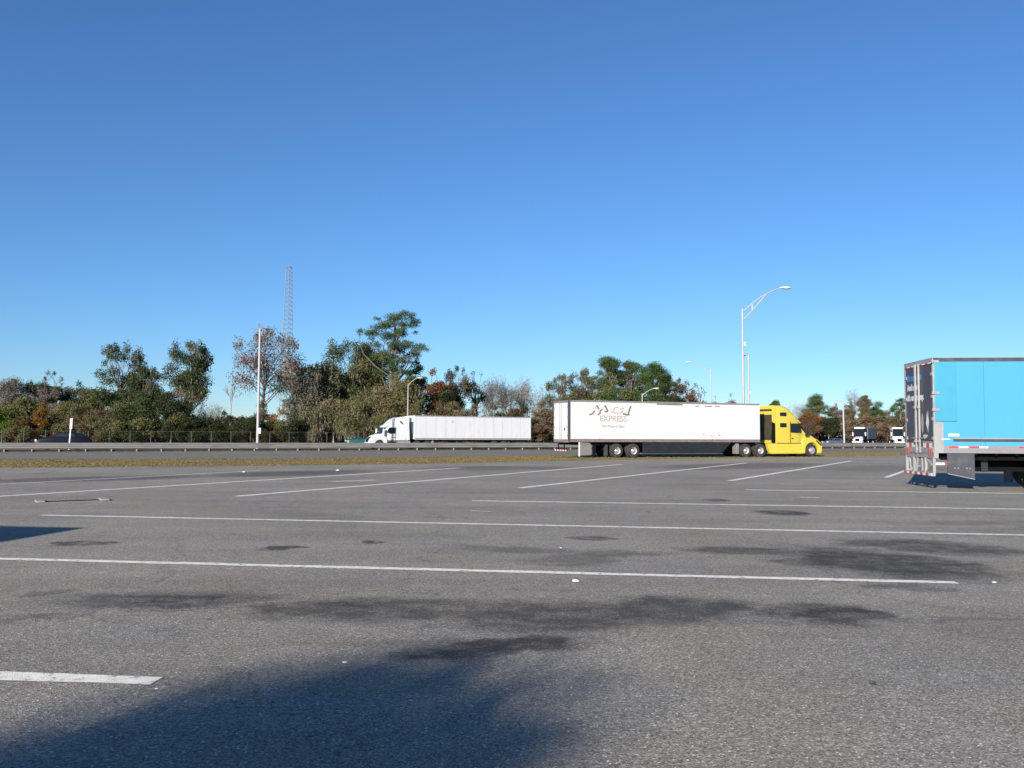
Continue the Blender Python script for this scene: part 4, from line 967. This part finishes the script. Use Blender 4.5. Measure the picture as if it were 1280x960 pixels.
# reddish cypress and mossy neighbour
T(331, 413, 52, 160, 'oak', 'red', 'tall open tree with sparse reddish foliage behind the lone left street lamp', dens=.30, base=.36, moss=.6, pal2='mauve', mix=.5, hole=.38, spiky=.8, trunk='bark')
T(374, 456, 36, 162, 'oak', 'grey', 'grey tree hung with moss right of the reddish tree', dens=.4, base=.2, moss=1.3, pal2='oak', mix=.35, hole=.15, spiky=.7)
T(330, 500, 18, 159, 'shrub', 'brown', 'brown olive shrub just right of the lone street lamp', base=.0, pal2='olive', mix=.4)
T(349, 510, 12, 157, 'shrub', 'orange', 'golden shrub between the lone street lamp and the big mossy oaks', base=.1, pal2='olive', mix=.3)
T(318, 522, 26, 156, 'shrub', 'dark', 'dark shrub at the foot of the reddish tree', base=.0, dens=1.4)
T(365, 520, 22, 156, 'shrub', 'dark', 'dark shrub at the foot of the grey mossy tree', base=.0, dens=1.4, pal2='olive', mix=.3)
# big mossy oaks in the middle
T(438, 424, 46, 172, 'oak', 'olive', 'largest rounded mossy oak left of the tall pine', dens=2, base=.2, moss=.8, pal2='oak', mix=.35, spiky=.4)
T(402, 452, 30, 166, 'oak', 'oak', 'dark oak shoulder at the left side of the big mossy oak', base=.15, moss=.5, pal2='olive', mix=.3, spiky=.4)
T(462, 430, 38, 176, 'oak', 'oak', 'olive green oak between the big mossy oak and the tall pine', base=.15, moss=.5, pal2='olive', mix=.5)
T(418, 498, 34, 160, 'oak', 'tan', 'tan mossy tree with visible trunks below the big oak', dens=.75, base=.25, moss=1.3, pal2='olive', mix=.5, trunk='palebark')
T(388, 508, 18, 158, 'oak', 'olive', 'small mossy tree at the left foot of the big oak', dens=.7, base=.1, moss=1.2, pal2='tan', mix=.5)
T(488, 391, 43, 170, 'layered', 'pine', 'tallest pine, flat topped with layered boughs above the mossy oaks', dens=1.3, base=.5, pal2='olive', mix=.15, cat='pine tree', trunk='bark', leaf=.27)
T(488, 466, 42, 160, 'oak', 'olive', 'broad olive mossy tree directly behind the white tractor', dens=1.1, base=.1, moss=.9, pal2='tan', mix=.3)
T(456, 495, 28, 156, 'oak', 'olive', 'low olive tree left of the white tractor', dens=1.0, base=.06, moss=.9, pal2='brown', mix=.3)
T(521, 446, 17, 178, 'oak', 'brightpine', 'small round green crown right of the tall pine', base=.3)
T(520, 500, 20, 158, 'oak', 'olive', 'olive tree right above the sleeper of the white tractor', base=.05, moss=.5, pal2='brown', mix=.3)
T(541, 460, 20, 165, 'oak', 'rust', 'rust red tree behind the small street lamp', dens=.8, base=.2, pal2='brown', mix=.35, leaf=.26)
T(571, 458, 20, 170, 'oak', 'brown', 'dark brown tree above the front of the white highway trailer', dens=.9, base=.2, pal2='dark', mix=.55, spiky=.5)
T(556, 488, 26, 164, 'oak', 'dark', 'dark tree under the rust red one', base=.05, pal2='olive', mix=.35)
T(595, 464, 16, 175, 'oak', 'grey', 'sparse dark tree between the brown tree and the leafless ones', dens=.35, base=.15, pal2='oak', mix=.5, hole=.2, spiky=.8)
for i, (x, y, h) in enumerate(((548, 505, 16), (572, 503, 17), (592, 505, 12))):
    T(x, y, h, 150 + i, 'shrub', 'brown', ['brown bush at the left end of the row above the white highway trailer', 'middle brown bush of the row above the white highway trailer', 'brown bush at the right end of the row above the white highway trailer'][i], base=.0, dens=1.3, pal2='tan', mix=.3)
# leafless trees
T(614, 466, 20, 176, 'bare', 'mauve', 'first leafless tree from the left above the middle of the highway trailer', dens=.9, base=.2)
T(634, 468, 22, 170, 'bare', 'grey', 'slender leafless tree with dark stem above the highway trailer', dens=.9, base=.3)
T(656, 470, 20, 178, 'bare', 'mauve', 'pale leafless tree above the right end of the highway trailer', dens=1.0, base=.2, trunk='palebark')
T(672, 480, 16, 172, 'bare', 'mauve', 'last leafless tree on the right beside the tail of the highway trailer', dens=.9, base=.15, trunk='palebark')
T(648, 508, 24, 162, 'oak', 'dark', 'low dark bush beneath the leafless trees', dens=.7, base=.05, pal2='brown', mix=.4)
T(618, 503, 16, 163, 'oak', 'dark', 'sparse dark bush under the first leafless tree', dens=.4, base=.05, pal2='grey', mix=.4)
T(680, 498, 16, 160, 'oak', 'brown', 'red brown bush left of the white trailer with lettering', dens=.9, base=.0, pal2='tan', mix=.4)
T(664, 522, 20, 158, 'shrub', 'brown', 'low brown bush between the two white trailers', base=.0, pal2='dark', mix=.4, dens=1.2)
T(702, 470, 26, 172, 'oak', 'grey', 'grey olive tree over the rear of the white lettered trailer', dens=.8, base=.1, pal2='olive', mix=.4, spiky=.8, moss=.3)
T(728, 463, 25, 174, 'oak', 'olive', 'feathery olive tree over the lettering of the white trailer', dens=1.1, base=.1, pal2='grey', mix=.4, spiky=.8)
T(720, 490, 34, 165, 'oak', 'olive', 'low olive tree just above the roof of the white trailer', base=.05, pal2='brown', mix=.35)
T(762, 450, 26, 175, 'pine', 'olive', 'left and tallest of the cluster of pines above the white trailer', dens=1.8, base=.35, cat='pine tree', pal2='pine', mix=.6)
T(790, 453, 24, 177, 'pine', 'pine', 'middle pine of the cluster above the white trailer', dens=1.8, base=.35, cat='pine tree', pal2='brown', mix=.15)
T(816, 455, 25, 174, 'pine', 'brightpine', 'bright green pine on the right of the cluster above the white trailer', dens=1.8, base=.35, cat='pine tree')
T(833, 468, 16, 172, 'pine', 'pine', 'small dark pine stepping down from the bright green one', dens=1.6, base=.3, cat='pine tree', pal2='dark', mix=.5)
T(765, 474, 30, 168, 'oak', 'olive', 'olive undergrowth tree below the left pines', base=.05, pal2='pine', mix=.4)
T(810, 480, 30, 168, 'oak', 'pine', 'green undergrowth tree below the bright green pine', base=.05, pal2='dark', mix=.4)
T(852, 474, 20, 172, 'oak', 'brown', 'brown red tree right of the pine cluster', dens=.9, base=.1, pal2='rust', mix=.25, spiky=.5)
T(846, 486, 20, 168, 'oak', 'dark', 'dark tree below the brown red one', base=.05)
T(872, 480, 14, 178, 'oak', 'brown', 'sparse brown tree beside the left-armed street lamp', dens=.45, base=.1, spiky=.7, hole=.15)
T(894, 494, 10, 300, 'oak', 'mauve', 'small distant brownish tree under the left-armed street lamp', dens=.5, base=.1)
T(913, 492, 13, 300, 'oak', 'red', 'small distant reddish tree left of the tallest street lamp', dens=.6, base=.1)
# right
T(968, 502, 9, 240, 'pine', 'pine', 'small pine crown peeping over the yellow cab', dens=1.8, base=.3, cat='pine tree')
T(984, 511, 10, 240, 'oak', 'dark', 'dark tree top just over the roof slope of the yellow cab', base=.1)
T(1002, 502, 16, 230, 'bare', 'mauve', 'pinkish leafless tree over the hood of the yellow tractor', dens=1.0, base=.1, trunk='palebark')
T(1010, 515, 18, 222, 'oak', 'rust', 'rust and brown tree in front of the yellow tractor', dens=.9, base=.05, pal2='brown', mix=.5)
T(1022, 497, 17, 226, 'pine', 'pine', 'dark green pine right of the yellow tractor', dens=1.8, base=.3, cat='pine tree', pal2='olive', mix=.3)
T(1036, 518, 13, 222, 'oak', 'dark', 'dark tree with pale trunk under the dark green pine', dens=1.1, base=.15, trunk='palebark')
T(1046, 504, 11, 228, 'oak', 'brown', 'rounded brown tree just left of the utility pole', dens=.8, base=.1, pal2='mauve', mix=.4)
T(1066, 486, 12, 232, 'bare', 'mauve', 'tall thin leafless tree right of the utility pole', dens=.5, base=.3, trunk='palebark')
T(1062, 503, 14, 228, 'oak', 'olive', 'olive brown tree right behind the utility pole', dens=.8, base=.05, pal2='brown', mix=.5)
T(1081, 495, 12, 232, 'pine', 'olive', 'olive topped pine above the far navy truck', dens=1.8, base=.3, cat='pine tree', pal2='brown', mix=.3)
T(1094, 507, 13, 234, 'pine', 'pine', 'low green pine above the far truck', dens=1.8, base=.2, cat='pine tree')
T(1114, 507, 16, 236, 'oak', 'olive', 'dull green tree left of the sky blue trailer', base=.1, pal2='pine', mix=.4)
T(1126, 498, 9, 225, 'pine', 'pine', 'pine with separate boughs touching the edge of the sky blue trailer', dens=1.0, base=.5, cat='pine tree')
T(1150, 500, 20, 230, 'oak', 'olive', 'tree mostly hidden behind the doors of the sky blue trailer', pal2='brown', mix=.3)
T(1205, 498, 26, 230, 'pine', 'pine', 'pine hidden behind the sky blue trailer', dens=1.6, base=.3, cat='pine tree')
T(1260, 500, 30, 225, 'oak', 'olive', 'tree hidden behind the far right of the sky blue trailer', pal2='brown', mix=.3)
for i, (x, y, h) in enumerate(((1066, 517, 14), (1086, 515, 16), (1108, 516, 16), (1132, 517, 16))):
    T(x, y, h, 222 + i, 'shrub', 'brown', ['brown bush behind the utility pole', 'brown bush directly above the far navy truck', 'brown bush between the two far trucks', 'brown bush behind the rear edge of the sky blue trailer'][i], base=.0, dens=1.3, pal2='tan', mix=.4, leaf=.36)
# dark brush along the whole foot of the woods
def brush(pts, n, lab, pals, hmax):
    cen = []; P_ = [Vector(p) for p in pts]
    t = rng.random(n) * (len(P_) - 1); i = t.astype(int); f = t - i
    A = np.array([tuple(p) for p in P_]); c = A[i] * (1 - f[:, None]) + A[np.minimum(i + 1, len(P_) - 1)] * f[:, None]
    hcl = hmax * (.55 + .45 * np.abs(np.sin(t * 5.3) * np.cos(t * 2.1 + 1)))
    c[:, 2] = rng.random(n) ** .8 * hcl - .4; c[:, 1] += rng.normal(size=n) * 1.6; c[:, 0] += rng.normal(size=n) * 1.2
    col = pcol(pals[0], n); s_ = (np.sin(t * 9.7) + rng.normal(size=n) * .5) > .6; col[s_] = pcol(pals[1], n)[s_]
    o = leaf_mesh('undergrowth', c, np.stack([rng.uniform(.4, .9, n), rng.uniform(.2, .5, n)], 1), col, None)
    tag(o, lab, 'undergrowth', None, 'stuff')
brush([(XD(x, D), D, 0) for x, D in ((-60, 166), (60, 167), (200, 166), (330, 164), (420, 166), (540, 166), (680, 168), (800, 180), (880, 190))], 42000, 'dark tangled undergrowth along the foot of the woods behind the fence', ('dark', 'brown'), 5.2)
brush([(XD(x, D), D, 0) for x, D in ((860, 200), (960, 235), (1040, 232), (1140, 236), (1300, 232))], 14000, 'brown undergrowth behind the yellow tractor and the far trucks', ('brown', 'dark'), 5.5)

# grass blades on the strip and verge
def blades(A, B, n, h, lab, nm):
    A = [Vector(p) for p in A]; B = [Vector(p) for p in B]; k = min(len(A), len(B)) - 1
    t = rng.random(n) * k; i = t.astype(int); f = (t - i)[:, None]; A_ = np.array([tuple(p) for p in A]); B_ = np.array([tuple(p) for p in B])
    pa = A_[i] * (1 - f) + A_[i + 1] * f; pb = B_[i] * (1 - f) + B_[i + 1] * f; s = (rng.uniform(-.03, 1.0, n) - .09 * np.abs(np.sin(t * 37) * np.sin(t * 91 + 1)) * (rng.random(n) < .3))[:, None]; c = pa * (1 - s) + pb * s
    hh = rng.uniform(.4, 1, n) * h; c[:, 2] = hh * .45
    col = np.where((rng.random(n) < .16)[:, None], pcol('olive', n) * .9, pcol('tan', n) * np.array((1.05, 1.0, .66)))
    o = leaf_mesh(nm, c, np.stack([hh, rng.uniform(.03, .09, n)], 1), col, None, np.ones(n, bool)); tag(o, lab, 'grass', None, 'stuff')
blades(lot_edge, gr_far, 36000, .07, 'dry grass blades on the strip between lot and ramp road', 'grass')
blades([RL(-120, -1.3), RL(140, -1.3)], [RL(-120, .9), RL(140, .9)], 14000, .09, 'straw grass growing under the guardrail', 'grass')

# unseen stand-in tree added behind the camera, crown shaped to shade the foreground
r_ = empty('tree', (-14.85, -23.5, 0), 0, 'unseen stand-in, a round leafy tree added behind the camera to shade the foreground asphalt', 'tree')
n = 26000; v = unit(n); f = rng.random(n) ** .4; cen = v * (1.55 * f)[:, None] * np.array((1, 1, 1.0)) + np.array((0, 0, 10.0)) + rng.normal(size=(n, 3)) * .26
leaf_mesh('crown', cen, np.stack([rng.uniform(.10, .2, n), rng.uniform(.06, .12, n)], 1), pcol('oak', n), r_)
segs = []; limb((0, 0, 0), (0, 0, 9.6), .2, .08, segs, .01)
for i in range(10):
    vv = unit(1)[0]; limb((0, 0, 8.6), (vv[0], vv[1], 10 + vv[2]), .06, .02, segs)
tubes_mesh(segs, 'trunk', M['bark'], r_, 6)
